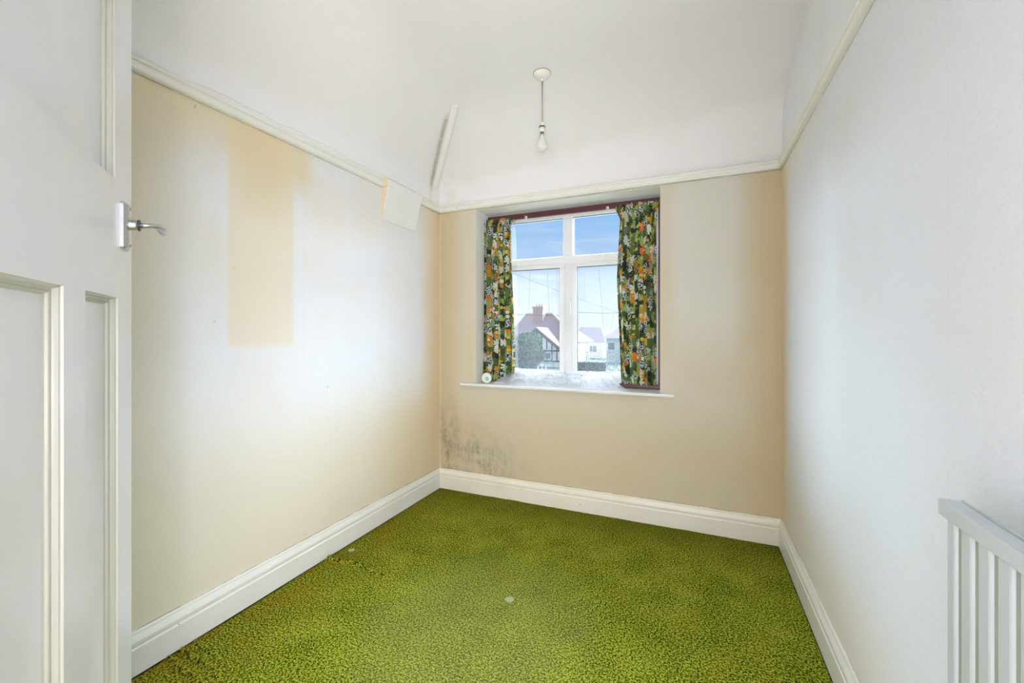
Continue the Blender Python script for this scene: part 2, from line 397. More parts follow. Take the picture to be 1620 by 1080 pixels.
def floral():
    g = G('floral_curtain_print', 0.85)
    uv = g.uv()
    def vor(scale, off):
        v = g.scaled(uv, 1, 1, 1, off)
        n = g.N('ShaderNodeTexVoronoi', voronoi_dimensions='2D'); g.L(v, n.inputs['Vector']); n.inputs['Scale'].default_value = scale
        sb = g.N('ShaderNodeVectorMath', operation='SUBTRACT'); g.L(v, sb.inputs[0]); g.L(n.outputs['Position'], sb.inputs[1])
        dx, dy, _ = g.sep(sb.outputs[0]); r = g.sep(n.outputs['Color'])
        rad = (dx * dx + dy * dy)._m('SQRT') * scale; ang = dy._m('ARCTAN2', dx)
        return rad, ang, r, S(g.nt, n.outputs['Distance'])
    def rosette(scale, off, petals, R, inner, power=1.0):
        rad, ang, r, _ = vor(scale, off)
        pet = (ang * (petals / 2) + r[2] * 6.28).cos().abs()
        edge = (pet._m('POWER', power) * (1 - inner) + inner) * R
        return (edge - rad).gt(0.0), r, rad
    _, _, r0, _ = vor(21, (0.3, 0.1, 0))
    c = g.mix(r0[0].gt(0.42), (0.010, 0.022, 0.012, 1), (0.045, 0.085, 0.030, 1))
    c = g.mix(r0[0].gt(0.66), c, (0.10, 0.14, 0.03, 1))
    c = g.mix(r0[0].gt(0.80), c, (0.16, 0.19, 0.11, 1))
    c = g.mix(r0[0].gt(0.93), c, (0.60, 0.60, 0.54, 1))
    vein = g.noise(g.scaled(uv, 1, 0.35, 1), 95, 2, 0.5, 0.5)
    c = g.mix(g.band(vein, 0.47, 0.52, 0.01) * 0.6, c, (0.16, 0.20, 0.08, 1))
    # large round blooms, orange and cream
    m, r, rad = rosette(13.5, (0.13, 0.47, 0), 9, 0.46, 0.72)
    oc = g.mix(r[1].gt(0.45), (0.62, 0.19, 0.008, 1), (0.50, 0.27, 0.02, 1)); oc = g.mix(r[1].gt(0.8), oc, (0.80, 0.16, 0.05, 1))
    sp = g.noise(uv, 170, 2); oc = g.mix(sp.gt(0.56) * 0.65, oc, (0.30, 0.07, 0.01, 1))
    c = g.mix(m * r[0].gt(0.60), c, oc)
    # leafy stars, lime, white, dark
    m, r, rad = rosette(16, (0.71, 0.22, 0), 7, 0.58, 0.18, 0.7)
    lc = g.mix(r[1].gt(0.34), (0.30, 0.36, 0.09, 1), (0.60, 0.61, 0.54, 1)); lc = g.mix(r[1].gt(0.58), lc, (0.09, 0.15, 0.035, 1)); lc = g.mix(r[1].gt(0.82), lc, (0.012, 0.03, 0.016, 1))
    c = g.mix(m * r[0].gt(0.28), c, lc)
    # clusters of small white florets on dark
    cl, r2, _ = rosette(11, (0.05, 0.83, 0), 3, 0.42, 0.9)
    dm, rr, _ = rosette(120, (0, 0, 0), 5, 0.42, 0.6)
    pick = cl * r2[0].gt(0.70)
    c = g.mix(pick, c, g.mix(dm, (0.012, 0.022, 0.028, 1), (0.76, 0.80, 0.80, 1)))
    # small flowers
    m, r, rad = rosette(34, (0.5, 0.5, 0), 6, 0.46, 0.35)
    fc = g.mix(r[1].gt(0.5), (0.75, 0.50, 0.06, 1), (0.50, 0.58, 0.18, 1)); fc = g.mix(r[1].gt(0.8), fc, (0.84, 0.84, 0.80, 1)); fc = g.mix(rad.lt(0.09), fc, (0.25, 0.12, 0.01, 1))
    c = g.mix(m * r[0].gt(0.82), c, fc)
    g.base(c)
    tr = g.N('ShaderNodeBsdfTranslucent'); g.L(c, tr.inputs[0])
    m = g.N('ShaderNodeMixShader'); m.inputs[0].default_value = 0.07
    g.L(g.b.outputs[0], m.inputs[1]); g.L(tr.outputs[0], m.inputs[2]); g.L(m.outputs[0], g.out.inputs['Surface'])
    g.bump(g.noise(uv, 500, 1), 0.2, 0.0005)
    return g.m
M_floral = floral()

# ------------------------------------------------------------------ room shell
def profile(pts, d):
    if d <= pts[0][0]: return pts[0][1]
    for (a, za), (b, zb) in zip(pts, pts[1:]):
        if d <= b:
            t = (d - a) / (b - a); return za + (zb - za) * t
    return pts[-1][1]
PL = [(0, 2.17), (0.006, 2.24), (0.016, 2.285), (0.035, 2.32), (0.07, 2.36), (0.12, 2.405), (0.20, 2.465), (0.28, 2.52), (0.37, 2.572), (0.46, 2.612), (0.56, 2.632), (0.7, 2.64), (9, 2.64)]
PA = [(0, 2.17), (0.008, 2.26), (0.03, 2.31), (0.06, 2.338), (0.10, 2.372), (0.18, 2.435), (0.28, 2.502), (0.38, 2.56), (0.48, 2.60), (0.58, 2.625), (0.75, 2.64), (9, 2.64)]
PB = [(0, 2.17), (0.006, 2.33), (0.014, 2.40), (0.03, 2.455), (0.06, 2.50), (0.11, 2.535), (0.18, 2.567), (0.27, 2.60), (0.38, 2.622), (0.5, 2.634), (0.7, 2.64), (9, 2.64)]
def ceil_z(x, y):
    d = max(0, -y); t = min(1, max(0, x / W))
    zb = profile(PA, d) * (1 - t) + profile(PB, d) * t
    zl = profile(PL, max(0, x))
    k = 0.012; h = max(k - abs(zb - zl), 0) / k
    z = min(zb, zl) - h * h * k * 0.25
    return z + 0.004 * noise.noise(Vector((x * 2.2, y * 2.2, 0))) * min(1, d * 4) * min(1, x * 4)
xs = [-0.04, 0, 0.003, 0.006, 0.011, 0.016, 0.025, 0.035, 0.05, 0.07, 0.09] + [0.11 + 0.02 * i for i in range(25)] + [0.65 + 0.06 * i for i in range(27)] + [W - 0.0001, W + 0.04]
xs = sorted(set(round(v, 4) for v in xs if v <= W + 0.05))
ys = [0.04, 0, -0.003, -0.006, -0.010, -0.014, -0.02, -0.03, -0.045, -0.06, -0.08, -0.10] + [-0.12 - 0.02 * i for i in range(28)] + [-0.72 - 0.08 * i for i in range(25)] + [YB, YB - 0.04]
ys = sorted(set(round(v, 4) for v in ys), reverse=True)
vs = [(x, y, ceil_z(x, y)) for y in ys for x in xs]; nx = len(xs)
fs = [(j * nx + i, j * nx + i + 1, (j + 1) * nx + i + 1, (j + 1) * nx + i) for j in range(len(ys) - 1) for i in range(nx - 1)]
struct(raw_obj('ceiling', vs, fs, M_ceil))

# floor with creases lifted in the carpet
def seg_d(px, py, a, b):
    ax, ay = a; bx, by = b; dx, dy = bx - ax, by - ay
    t = max(0, min(1, ((px - ax) * dx + (py - ay) * dy) / (dx * dx + dy * dy)))
    return math.hypot(px - ax - dx * t, py - ay - dy * t), t
CREASES = [((0.03, -1.106), (0.46, -1.112), 0.020, 0.009), ((0.02, -1.80), (0.42, -1.85), 0.011, 0.009), ((0.02, -1.845), (0.40, -1.90), 0.010, 0.009), ((0.02, -1.755), (0.34, -1.80), 0.008, 0.009)]
step = 0.0072; nx = int(W / step) + 1; ny = int(2.72 / step) + 1
vs = []
for j in range(ny + 1):
    y = -0.0215 - j * (2.72 - 0.0215) / ny
    for i in range(nx + 1):
        x = 0.0225 + i * (W - 0.045) / nx; z = 0.0022 * noise.noise(Vector((x * 9, y * 9, 1)))
        for a, b, hh, ww in CREASES:
            if abs(y - a[1]) < 0.25 and x < 0.6:
                d, t = seg_d(x, y + 0.008 * math.sin(x * 21), a, b); z += hh * math.exp(-(d / ww) ** 2) * (1 - t ** 3)
        z -= 0.004 * math.exp(-((x - 0.0225) / 0.008) ** 2)
        if y > -0.05: z += 0.007 * max(0, noise.noise(Vector((x * 7, 3, 0)))) + 0.002 * noise.noise(Vector((x * 40, 3, 0)))
        vs.append((x, y, z))
nx += 1
fs = [(j * nx + i, (j + 1) * nx + i, (j + 1) * nx + i + 1, j * nx + i + 1) for j in range(ny) for i in range(nx - 1)]
fl = struct(raw_obj('floor', vs, fs, M_carpet), 'green speckled carpet with creases')
bm = bmesh.new(); box(bm, (-0.2, YB - 1.9, -0.12), (3.2, 0.27, -0.012)); struct(mesh_obj('floor_base', bm, M_under))

# side walls
bm = bmesh.new(); box(bm, (-0.15, YB, -0.01), (0, 0.27, 2.70)); struct(mesh_obj('wall_left', bm, M_left))
bm = bmesh.new(); box(bm, (W, YB, -0.01), (W + 0.15, 0.27, RAIL + 0.03)); box(bm, (W, YB, RAIL + 0.03), (W + 0.15, 0.27, 2.80), mi=1)
struct(mesh_obj('wall_right', bm, [M_right, M_frieze]))
# window wall, 0.27 m thick with the opening
OX0, OX1, OZ0, OZ1, OD = 0.322, 1.622, 0.800, 2.112, 0.27
bm = bmesh.new()
def ringface(yy, flip):
    P = {}
    for i, x in enumerate((0, OX0, OX1, W)):
        for k, z in enumerate((-0.01, OZ0, OZ1, 2.70)): P[i, k] = bm.verts.new((x, yy, z))
    for i in range(3):
        for k in range(3):
            if (i, k) == (1, 1): continue
            bm.faces.new([P[i, k], P[i + 1, k], P[i + 1, k + 1], P[i, k + 1]]).material_index = 0
    return P
F0 = ringface(0, 0); F1 = ringface(OD, 1)
def q4(a, b, mi): bm.faces.new([F0[a], F0[b], F1[b], F1[a]]).material_index = mi
for a, b in (((1, 1), (2, 1)), ((2, 1), (2, 2)), ((2, 2), (1, 2)), ((1, 2), (1, 1))): q4(a, b, 1)
for i in range(3): q4((i, 0), (i + 1, 0), 0); q4((i, 3), (i + 1, 3), 0)
for k in range(3): q4((0, k), (0, k + 1), 0); q4((3, k), (3, k + 1), 0)
struct(mesh_obj('wall_back', bm, [M_back, M_reveal]))
# door-side wall (behind the camera) and the landing beyond it
DX0, DX1, DZ = 1.235, 2.03, 2.02
bm = bmesh.new(); box(bm, (0, YB - 0.12, -0.01), (DX0, YB, 2.80)); box(bm, (DX1, YB - 0.12, -0.01), (W, YB, 2.80)); box(bm, (DX0, YB - 0.12, DZ), (DX1, YB, 2.80))
struct(mesh_obj('wall_front', bm, M_frieze))
HY0, HY1, HX0, HX1 = YB - 0.12, YB - 1.75, 0.5, 2.9
bm = bmesh.new(); box(bm, (HX0 - 0.1, HY1 - 0.1, -0.01), (HX0, HY0, 2.5)); struct(mesh_obj('wall_landing_left', bm, M_frieze))
bm = bmesh.new(); box(bm, (HX1, HY1 - 0.1, -0.01), (HX1 + 0.1, HY0, 2.5)); struct(mesh_obj('wall_landing_right', bm, M_frieze))
bm = bmesh.new(); box(bm, (HX0, HY1 - 0.1, -0.01), (HX1, HY1, 2.5)); box(bm, (W, HY0, -0.01), (HX1, HY0 + 0.05, 2.5)); struct(mesh_obj('wall_landing_end', bm, M_frieze))
bm = bmesh.new(); box(bm, (HX0 - 0.1, HY1 - 0.1, 2.42), (HX1 + 0.1, HY0 + 0.04, 2.5)); struct(mesh_obj('ceiling_landing', bm, M_frieze))
bm = bmesh.new(); box(bm, (HX0, HY1, -0.011), (HX1, YB, 0.0)); struct(mesh_obj('floor_landing', bm, plain('beige_landing_floor', (0.45, 0.40, 0.30), 0.8)))
# the door lining
bm = bmesh.new()
box(bm, (DX0 - 0.001, YB - 0.12, 0), (DX0 + 0.012, YB, DZ)); box(bm, (DX1 - 0.012, YB - 0.12, 0), (DX1 + 0.001, YB, DZ)); box(bm, (DX0, YB - 0.12, DZ - 0.012), (DX1, YB, DZ + 0.001))
struct(mesh_obj('trim_doorway', bm, M_door))

# skirtings: stepped torus profile
def skirt(name, a, b, out, m):
    """a, b along the wall; out = unit vector into the room"""
    o = Vector(out); t = 0.0193; H = 0.1486
    pr = [(0, 0), (t, 0), (t, 0.092), (t - 0.003, 0.0955), (t - 0.0045, 0.0995), (t - 0.001, 0.104), (t - 0.0005, 0.116), (t - 0.005, 0.127), (0.011, 0.133), (0.0085, 0.139), (0.0085, 0.144), (0.006, H), (0, H)]
    bm = bmesh.new(); prism(bm, [o * p + Vector((0, 0, z)) for p, z in pr], a, b)
    return struct(mesh_obj(name, bm, m))
skirt('baseboard_left', (0, YB, 0), (0, 0, 0), (1, 0, 0), M_skirt)
skirt('baseboard_back', (0, 0, 0), (W, 0, 0), (0, -1, 0), M_skirt_back)
skirt('baseboard_right', (W, YB, 0), (W, 0, 0), (-1, 0, 0), M_skirt)
def rail(name, a, b, out):
    o = Vector(out)
    pr = [(0, 0), (0.013, 0.000), (0.020, 0.003), (0.022, 0.008), (0.019, 0.013), (0.0125, 0.016), (0.012, 0.029), (0.015, 0.034), (0.021, 0.037), (0.023, 0.042), (0.021, 0.048), (0.012, 0.054), (0, 0.056)]
    bm = bmesh.new(); prism(bm, [o * p + Vector((0, 0, z)) for p, z in pr], a, b)
    return struct(mesh_obj(name, bm, M_rail), 'white picture rail')
rail('trim_1', (0, YB, RAIL), (0, 0, RAIL), (1, 0, 0))
rail('trim_2', (0, 0, RAIL), (W, 0, RAIL), (0, -1, 0))
rail('trim_3', (W, YB, RAIL), (W, 0, RAIL), (-1, 0, 0))

# painted batten boxed up the hip of the sloping ceiling
a = Vector((0.022, -0.098, 2.310)); b = Vector((0.452, -0.520, 2.618)); d = (b - a).normalized()
side = d.cross(Vector((0.3, -0.3, -1))).normalized(); upn = side.cross(d).normalized()
if upn.z > 0: upn = -upn
bm = bmesh.new(); hw = 0.019; th = 0.030
pr = [side * -hw + upn * -0.03, side * hw + upn * -0.03, side * hw + upn * (th - 0.003), side * (hw - 0.003) + upn * th, side * (-hw + 0.003) + upn * th, side * -hw + upn * (th - 0.003)]
prism(bm, pr, a, b)
struct(mesh_obj('trim_4', bm, M_batten), 'white batten over the ceiling hip')

# ------------------------------------------------------------------ window
win = empty('window_1', (0.97, 0.23, 0.82), kind='structure')
Y0, Y1 = 0.205, 0.262
bm = bmesh.new()
fz0, fz1 = 0.822, 2.085; fx0, fx1 = OX0 + 0.002, OX1 - 0.002
box(bm, (fx0, Y0, fz1 - 0.045), (fx1, Y1, OZ1 - 0.002), 0.004); box(bm, (fx0, Y0, fz0), (fx1, Y1, fz0 + 0.05), 0.004)
box(bm, (fx0, Y0, fz0 + 0.05), (fx0 + 0.05, Y1, fz1 - 0.045), 0.004); box(bm, (fx1 - 0.05, Y0, fz0 + 0.05), (fx1, Y1, fz1 - 0.045), 0.004)
box(bm, (0.9345, Y0, 1.757), (1.0065, Y1, fz1 - 0.044), 0.004)                       # upper mullion
box(bm, (fx0 + 0.05, Y0, 1.700), (fx1 - 0.05, Y1, 1.757), 0.004)                     # transom
box(bm, (0.947, Y0 + 0.004, fz0 + 0.05), (1.006, Y1, 1.700), 0.003)                  # lower mullion
mesh_obj('window_frame', bm, M_pvc, win)
for (xa, xb) in ((fx0 + 0.048, 0.952), (1.001, fx1 - 0.048)):                         # opening casements
    bm = bmesh.new(); za, zb = fz0 + 0.046, 1.706; t = 0.040; y0, y1 = Y0 - 0.016, Y0 + 0.03
    box(bm, (xa, y0, za), (xb, y1, za + 0.050), 0.005); box(bm, (xa, y0, zb - t + 0.006), (xb, y1, zb), 0.005)
    box(bm, (xa, y0, za + 0.05), (xa + t, y1, zb - t + 0.006), 0.005); box(bm, (xb - t, y0, za + 0.05), (xb, y1, zb - t + 0.006), 0.005)
    cs = mesh_obj('casement', bm, M_pvc, win)
    bm = bmesh.new(); s = 0.0035; A, B, c0, c1 = xa + t, xb - t, za + 0.05, zb - t + 0.006
    for q in (((A, c0), (A + s, c1)), ((B - s, c0), (B, c1)), ((A + s, c0), (B - s, c0 + s)), ((A + s, c1 - s), (B - s, c1))):
        box(bm, (q[0][0], Y0 - 0.006, q[0][1]), (q[1][0], Y0 + 0.012, q[1][1]))
    mesh_obj('gasket', bm, M_gasket, cs)
    bm = bmesh.new(); box(bm, (A - 0.004, Y0 + 0.014, c0 - 0.004), (B + 0.004, Y0 + 0.018, c1 + 0.004)); mesh_obj('pane', bm, M_glass, cs)
for xh in (0.985,):                                                                   # handle on the meeting stile
    bm = bmesh.new(); box(bm, (0.990, Y0 - 0.026, 1.32), (1.006, Y0 - 0.017, 1.37), 0.003); box(bm, (0.992, Y0 - 0.042, 1.335), (1.004, Y0 - 0.028, 1.44), 0.004)
    box(bm, (0.994, Y0 - 0.03, 1.340), (1.002, Y0 - 0.02, 1.352))
    mesh_obj('casement_handle', bm, M_pvc, win)
for (xa, xb) in ((fx0 + 0.05, 0.9345), (1.0065, fx1 - 0.05)):
    bm = bmesh.new(); box(bm, (xa - 0.003, Y0 + 0.028, 1.754), (xb + 0.003, Y0 + 0.032, fz1 - 0.042)); mesh_obj('pane', bm, M_glass, win)
    bm = bmesh.new(); s = 0.003; A, B, c0, c1 = xa, xb, 1.757, fz1 - 0.045
    for q in (((A, c0), (A + s, c1)), ((B - s, c0), (B, c1)), ((A + s, c0), (B - s, c0 + s)), ((A + s, c1 - s), (B - s, c1))):
        box(bm, (q[0][0], Y0 + 0.016, q[0][1]), (q[1][0], Y0 + 0.027, q[1][1]))
    mesh_obj('glazing_bead', bm, M_gasket, win)
# window board
bm = bmesh.new(); z0, z1 = 0.7995, 0.821
prism(bm, [(0, -0.001, z0), (0, -0.040, z0), (0, -0.0465, z0 + 0.005), (0, -0.049, z0 + 0.011), (0, -0.0465, z1 - 0.004), (0, -0.040, z1), (0, -0.001, z1)], (0.213, 0, 0), (1.706, 0, 0))
box(bm, (OX0, -0.002, z0 + 0.0008), (OX1, Y1, z1))
mesh_obj('window_sill', bm, M_sill, win)
# maroon painted inner frame behind the curtains
bm = bmesh.new(); y0, y1 = 0.160, 0.184
box(bm, (OX0 + 0.018, y0, 2.056), (OX1 - 0.001, y1, 2.094), 0.0015)
box(bm, (OX1 - 0.022, y0 + 0.002, 0.836), (OX1 - 0.001, y1, 2.0555), 0.0015)
box(bm, (OX0 + 0.018, y0 + 0.002, 0.836), (OX0 + 0.040, y1, 2.0555), 0.0015)
box(bm, (1.348, y0 - 0.006, 0.8225), (OX1 - 0.001, y1, 0.850), 0.003); box(bm, (OX0 + 0.018, y0 - 0.004, 0.8225), (0.62, y1, 0.842), 0.003)
struct(mesh_obj('trim_5', bm, M_maroon), 'maroon painted timber frame inside the window reveal')
def at(u, v, Y):
    """the point of the plane y = Y seen at a pixel of the photograph"""
    c, s = math.cos(YAW), math.sin(YAW); r = Vector((-s, c, 0)) + Vector((c, s, 0)) * ((u - 810) / FPX) + Vector((0, 0, 1)) * ((CY - v) / FPX)
    return CAM + r * ((Y - CAM.y) / r.y)
# track clips
for k, (x, lab) in enumerate(((0.385, 'small cream curtain clip on maroon batten above the left curtain'), (0.662, 'small cream curtain clip on maroon batten just right of the left curtain'),
                              (1.268, 'small cream curtain clip on maroon batten just left of the right curtain'), (1.560, 'small cream curtain clip on maroon batten above the right curtain'))):
    t = empty('curtain_clip', (x, 0.150, 2.060), lab, 'curtain clip', 'clips along the maroon batten')
    bm = bmesh.new(); box(bm, (x - 0.009, 0.154, 2.048), (x + 0.009, 0.160, 2.070), 0.001); mesh_obj('backplate', bm, M_clip, t)
    bm = bmesh.new(); tube(bm, [(x, 0.154, 2.064), (x, 0.146, 2.062), (x, 0.143, 2.054), (x, 0.146, 2.047), (x, 0.153, 2.047)], 0.0022, 6); mesh_obj('hook', bm, M_brass, t, True)

# ------------------------------------------------------------------ patterned curtains
def curtain(name, edgeL, edgeR, yc, ztop, zbot, n, amp, cloth, seed, label):
    """edgeL/edgeR: (z, x) lists from top to bottom"""
    t = empty(name, (0.5 * (edgeL[0][1] + edgeR[0][1]), yc, zbot), label, 'curtain')
    def ed(E, z):
        if z >= E[0][0]: return E[0][1]
        for (z0, x0), (z1, x1) in zip(E, E[1:]):
            if z >= z1: return x0 + (x1 - x0) * (z0 - z) / (z0 - z1)
        return E[-1][1]
    NU, NV = 150, 110; rnd = random.Random(seed)
    ph = [rnd.uniform(-0.5, 0.5) for _ in range(n + 2)]; am = [rnd.uniform(0.7, 1.2) for _ in range(n + 2)]
    def sheet(za, zb, NV, frill):
        vs, uvs = [], []
        for j in range(NV + 1):
            z = za + (zb - za) * j / NV; xl, xr = ed(edgeL, z), ed(edgeR, z)
            drop = (ztop - z) / (ztop - zbot)
            A = amp * (0.55 + 0.45 * min(1, max(drop, 0) * 5))
            for i in range(NU + 1):
                u = i / NU; k = int(u * n); f = u * n - k
                a = am[k] * (1 - f) + am[k + 1] * f
                w = 2 * PI * (u * n) + ph[k] * (1 - f) + ph[k + 1] * f + 0.5 * math.sin(3 * drop + k)
                y = yc + A * a * math.sin(w); xx = xl + (xr - xl) * u + 0.010 * a * math.sin(2 * w) * math.sin(PI * u)
                zz = z
                if frill:
                    q = (z - zb) / (za - zb); hf = math.sin(w * 3 + seed) * 0.007 * q + 0.006 * math.sin(w * 5.3) * q
                    y += hf - 0.004 * q; zz += (0.006 * math.sin(w * 2 + 1) + 0.006 * math.sin(w * 4.1)) * q; xx += 0.005 * math.sin(w * 3.7) * q
                if j == NV and not frill: zz += 0.003 * math.sin(w * 1.3)
                vs.append((xx, y, zz)); uvs.append((u * cloth + seed, z))
        m = NU + 1
        fs = [(j * m + i, (j + 1) * m + i, (j + 1) * m + i + 1, j * m + i + 1) for j in range(NV) for i in range(NU)]
        return vs, fs, uvs
    v, f, u = sheet(ztop - 0.035, zbot, NV, False); raw_obj('curtain_panel', v, f, M_floral, t, True, u)
    v, f, u = sheet(ztop, ztop - 0.036, 10, True); raw_obj('gathered_heading', v, f, M_floral, t, True, u)
    return t
YC = 0.118
L_l = [(at(766, 350, YC).z, at(766, 350, YC).x), (at(765, 450, YC).z, at(765.5, 450, YC).x), (0.83, at(764.5, 600, YC).x)]
L_r = [(at(812, v, YC).z, at(u, v, YC).x) for u, v in ((815, 346), (810, 356), (810, 400), (812, 450), (814, 520), (815, 560), (814, 602))]
curtain('curtain', L_l, L_r, YC, 2.052, 0.832, 5, 0.024, 0.62, 3, 'green and orange floral curtain gathered at the left side of the window')
R_l = [(at(977, v, YC).z, at(u, v, YC).x) for u, v in ((974, 332), (981, 346), (978, 395), (975.5, 440), (977, 480), (980, 540), (983, 606))]
R_r = [(2.05, at(1042, 325, YC).x), (1.9, at(1038.5, 350, YC).x), (0.84, at(1038.5, 612, YC).x)]
curtain('curtain', R_l, R_r, YC, 2.052, 0.853, 5, 0.028, 0.66, 11, 'green and orange floral curtain hanging at the right side of the window')

# ------------------------------------------------------------------ net curtain on the lower panes
net = empty('net_curtain', (0.96, 0.15, 0.822), 'sheer white net curtain with a lace border heaped on the window sill', 'net curtain')
prof = []; x = at(806, 500, 0.15).x; x1 = at(990, 500, 0.15).x
while x < x1: prof.append((x, 0.0, 0)); x += 0.012
vs = []; zt, zb = 1.690, 0.865; NZ = 30
for j in range(NZ + 1):
    q = j / NZ; z = zt + (zb - zt) * q
    for k, (x, dy, _) in enumerate(prof):
        lean = (x - 0.97) * 0.05 * q
        vs.append((x + lean + 0.006 * math.sin(2.2 * q + x * 5), 0.168 + dy * (1 + q) + 0.006 * math.sin(x * 34 + q * 2) * (0.3 + q), z))
m = len(prof); fs = [(j * m + i, (j + 1) * m + i, (j + 1) * m + i + 1, j * m + i + 1) for j in range(NZ) for i in range(m - 1)]
raw_obj('net_panel', vs, fs, M_net, net)
bm = bmesh.new()  # net folds added as thin tubes, their darker look put into the grey
for ua, va, ub, vb, r in ((838.5, 427, 836.5, 500, 0.0013), (866, 427, 869, 500, 0.0013), (880.5, 427, 883, 520, 0.0009), (873, 427, 873.5, 480, 0.0005), (947, 425, 955, 520, 0.0013), (958, 480, 962, 530, 0.0006), (973, 480, 966, 522, 0.0009), (924, 425, 925, 470, 0.0005), (820, 440, 821, 560, 0.0006)):
    p, q = at(ua, va, 0.162), at(ub, vb, 0.162); tube(bm, [p, p.lerp(q, 0.5) + Vector((0.001, 0, 0)), q], r, 5)
mesh_obj('net_folds', bm, plain('net_fold_grey', (0.48, 0.50, 0.55), 0.9), net, True)
bm = bmesh.new(); tube(bm, [(OX0 + 0.001, 0.168, 1.696), (0.97, 0.168, 1.692), (OX1 - 0.001, 0.168, 1.696)], 0.002, 6); mesh_obj('net_wire', bm, M_pvc, net, True)
# gathered edge beside the left curtain, hanging from the batten
vs = []; xa, xb = at(808, 500, 0.15).x, at(819, 500, 0.15).x
for j in range(41):
    q = j / 40; z = 2.048 + (0.835 - 2.048) * q
    for k in range(25):
        u = k / 24; vs.append((xa + (xb - xa) * u * (0.6 + 0.5 * q) + 0.004 * math.sin(5 * q), 0.160 + 0.007 * math.sin(u * 25 + 2 * q), z))
fs = [(j * 25 + i, (j + 1) * 25 + i, (j + 1) * 25 + i + 1, j * 25 + i + 1) for j in range(40) for i in range(24)]
raw_obj('gathered_edge', vs, fs, M_netd, net)
# lace border: rosettes over a row of scrolls
LB = (bmesh.new(), bmesh.new()); yl = 0.160
def loop2(f, n=24, r=0.0013):
    pts = [Vector((f(k / n)[0], yl, f(k / n)[1])) for k in range(n)] ; pts.append(pts[0])
    bm = LB[0] if pts[0].x < 0.97 else LB[1]
    if any(NOPE[0] - 0.004 < p.x < NOPE[1] + 0.004 for p in pts): return
    rg = []
    for k in range(n):
        d = (pts[k + 1] - pts[k - 1 if k else n - 1]).normalized(); s = Vector((-d.z, 0, d.x))
        rg.append([bm.verts.new(pts[k] + s * r), bm.verts.new(pts[k] + Vector((0, -r, 0))), bm.verts.new(pts[k] - s * r), bm.verts.new(pts[k] + Vector((0, r, 0)))])
    for k in range(n):
        a, b = rg[k], rg[(k + 1) % n]
        for q in range(4): bm.faces.new([a[q], a[(q + 1) % 4], b[(q + 1) % 4], b[q]])
NOPE = (at(886, 560, 0.15).x, at(912, 560, 0.15).x); xc = 0.60; k = 0
while xc < 1.40:
    if True:
        zc = 1.045 + 0.004 * math.sin(k * 3)
        for pz in range(8):
            a = 2 * PI * pz / 8 + 0.2; ln = 0.034
            ox, oz = xc + math.cos(a) * 0.034, zc + math.sin(a) * 0.034
            loop2(lambda t, a=a, ox=ox, oz=oz: (ox + math.cos(a) * 0.018 * math.cos(2 * PI * t) - math.sin(a) * 0.0085 * math.sin(2 * PI * t), oz + math.sin(a) * 0.018 * math.cos(2 * PI * t) + math.cos(a) * 0.0085 * math.sin(2 * PI * t)), 14)
        loop2(lambda t: (xc + 0.008 * math.cos(2 * PI * t), zc + 0.008 * math.sin(2 * PI * t)), 10)
        for s in (-1, 1):
            loop2(lambda t, s=s: (xc + 0.063 + s * 0.0 + 0.012 * math.cos(2 * PI * t), zc + s * 0.022 + 0.014 * math.sin(2 * PI * t)), 12)
    for h in (0, 0.063):
        cx = xc + h; cz = 0.962
        loop2(lambda t: (cx + 0.027 * math.cos(2 * PI * t), cz + 0.026 * math.sin(2 * PI * t)), 18, 0.0020)
        loop2(lambda t: (cx + 0.015 * math.cos(2 * PI * t), cz - 0.004 + 0.015 * math.sin(2 * PI * t)), 14, 0.0015)
        loop2(lambda t: (cx + 0.0315 + 0.007 * math.cos(2 * PI * t), cz + 0.024 + 0.007 * math.sin(2 * PI * t)), 8, 0.0013)
    xc += 0.126; k += 1
for q in LB: mesh_obj('lace_border', q, M_lace, net, True)
# heap of spare net on the sill
vs, uvs = [], []; NX, NY = 190, 60
xa, xb = 0.425, 1.395
for j in range(NY + 1):
    v = j / NY
    for i in range(NX + 1):
        u = i / NX; x = xa + (xb - xa) * u; y = -0.006 + 0.150 * v
        if u < 0.18: y = 0.03 + 0.112 * v
        e = min(1, u * 9) * min(1, (1 - u) * 9) * min(1, v * 3.5)
        n1 = noise.noise(Vector((x * 9, y * 18, 2.0))); n2 = abs(noise.noise(Vector((x * 20 + y * 22, y * 30, 7.0)))); n3 = abs(noise.noise(Vector((x * 45, y * 55 + x * 20, 3.0))))
        pk = 0.055 * math.exp(-((x - 1.185) / 0.07) ** 2 - ((y - 0.06) / 0.05) ** 2) + 0.03 * math.exp(-((x - 0.62) / 0.12) ** 2 - ((y - 0.12) / 0.06) ** 2) + 0.028 * math.exp(-((x - 0.93) / 0.16) ** 2 - ((y - 0.13) / 0.05) ** 2) + 0.03 * math.exp(-((x - 1.30) / 0.06) ** 2 - ((y - 0.10) / 0.05) ** 2)
        h = (0.018 + 0.016 * n1 + 0.046 * (0.35 - n2) + 0.022 * (0.3 - n3) + 0.022 * v + pk * 1.15) * e
        vs.append((x + 0.012 * noise.noise(Vector((y * 20, x * 6, 1))), y + 0.010 * noise.noise(Vector((x * 11, y * 8, 5))) * e, 0.8225 + max(0.0, h))); uvs.append((x, y * 2.2 + h * 2))
m = NX + 1; fs = [(j * m + i, j * m + i + 1, (j + 1) * m + i + 1, (j + 1) * m + i) for j in range(NY) for i in range(NX)]
raw_obj('crumpled_hem', vs, fs, M_neth, net, True, uvs)

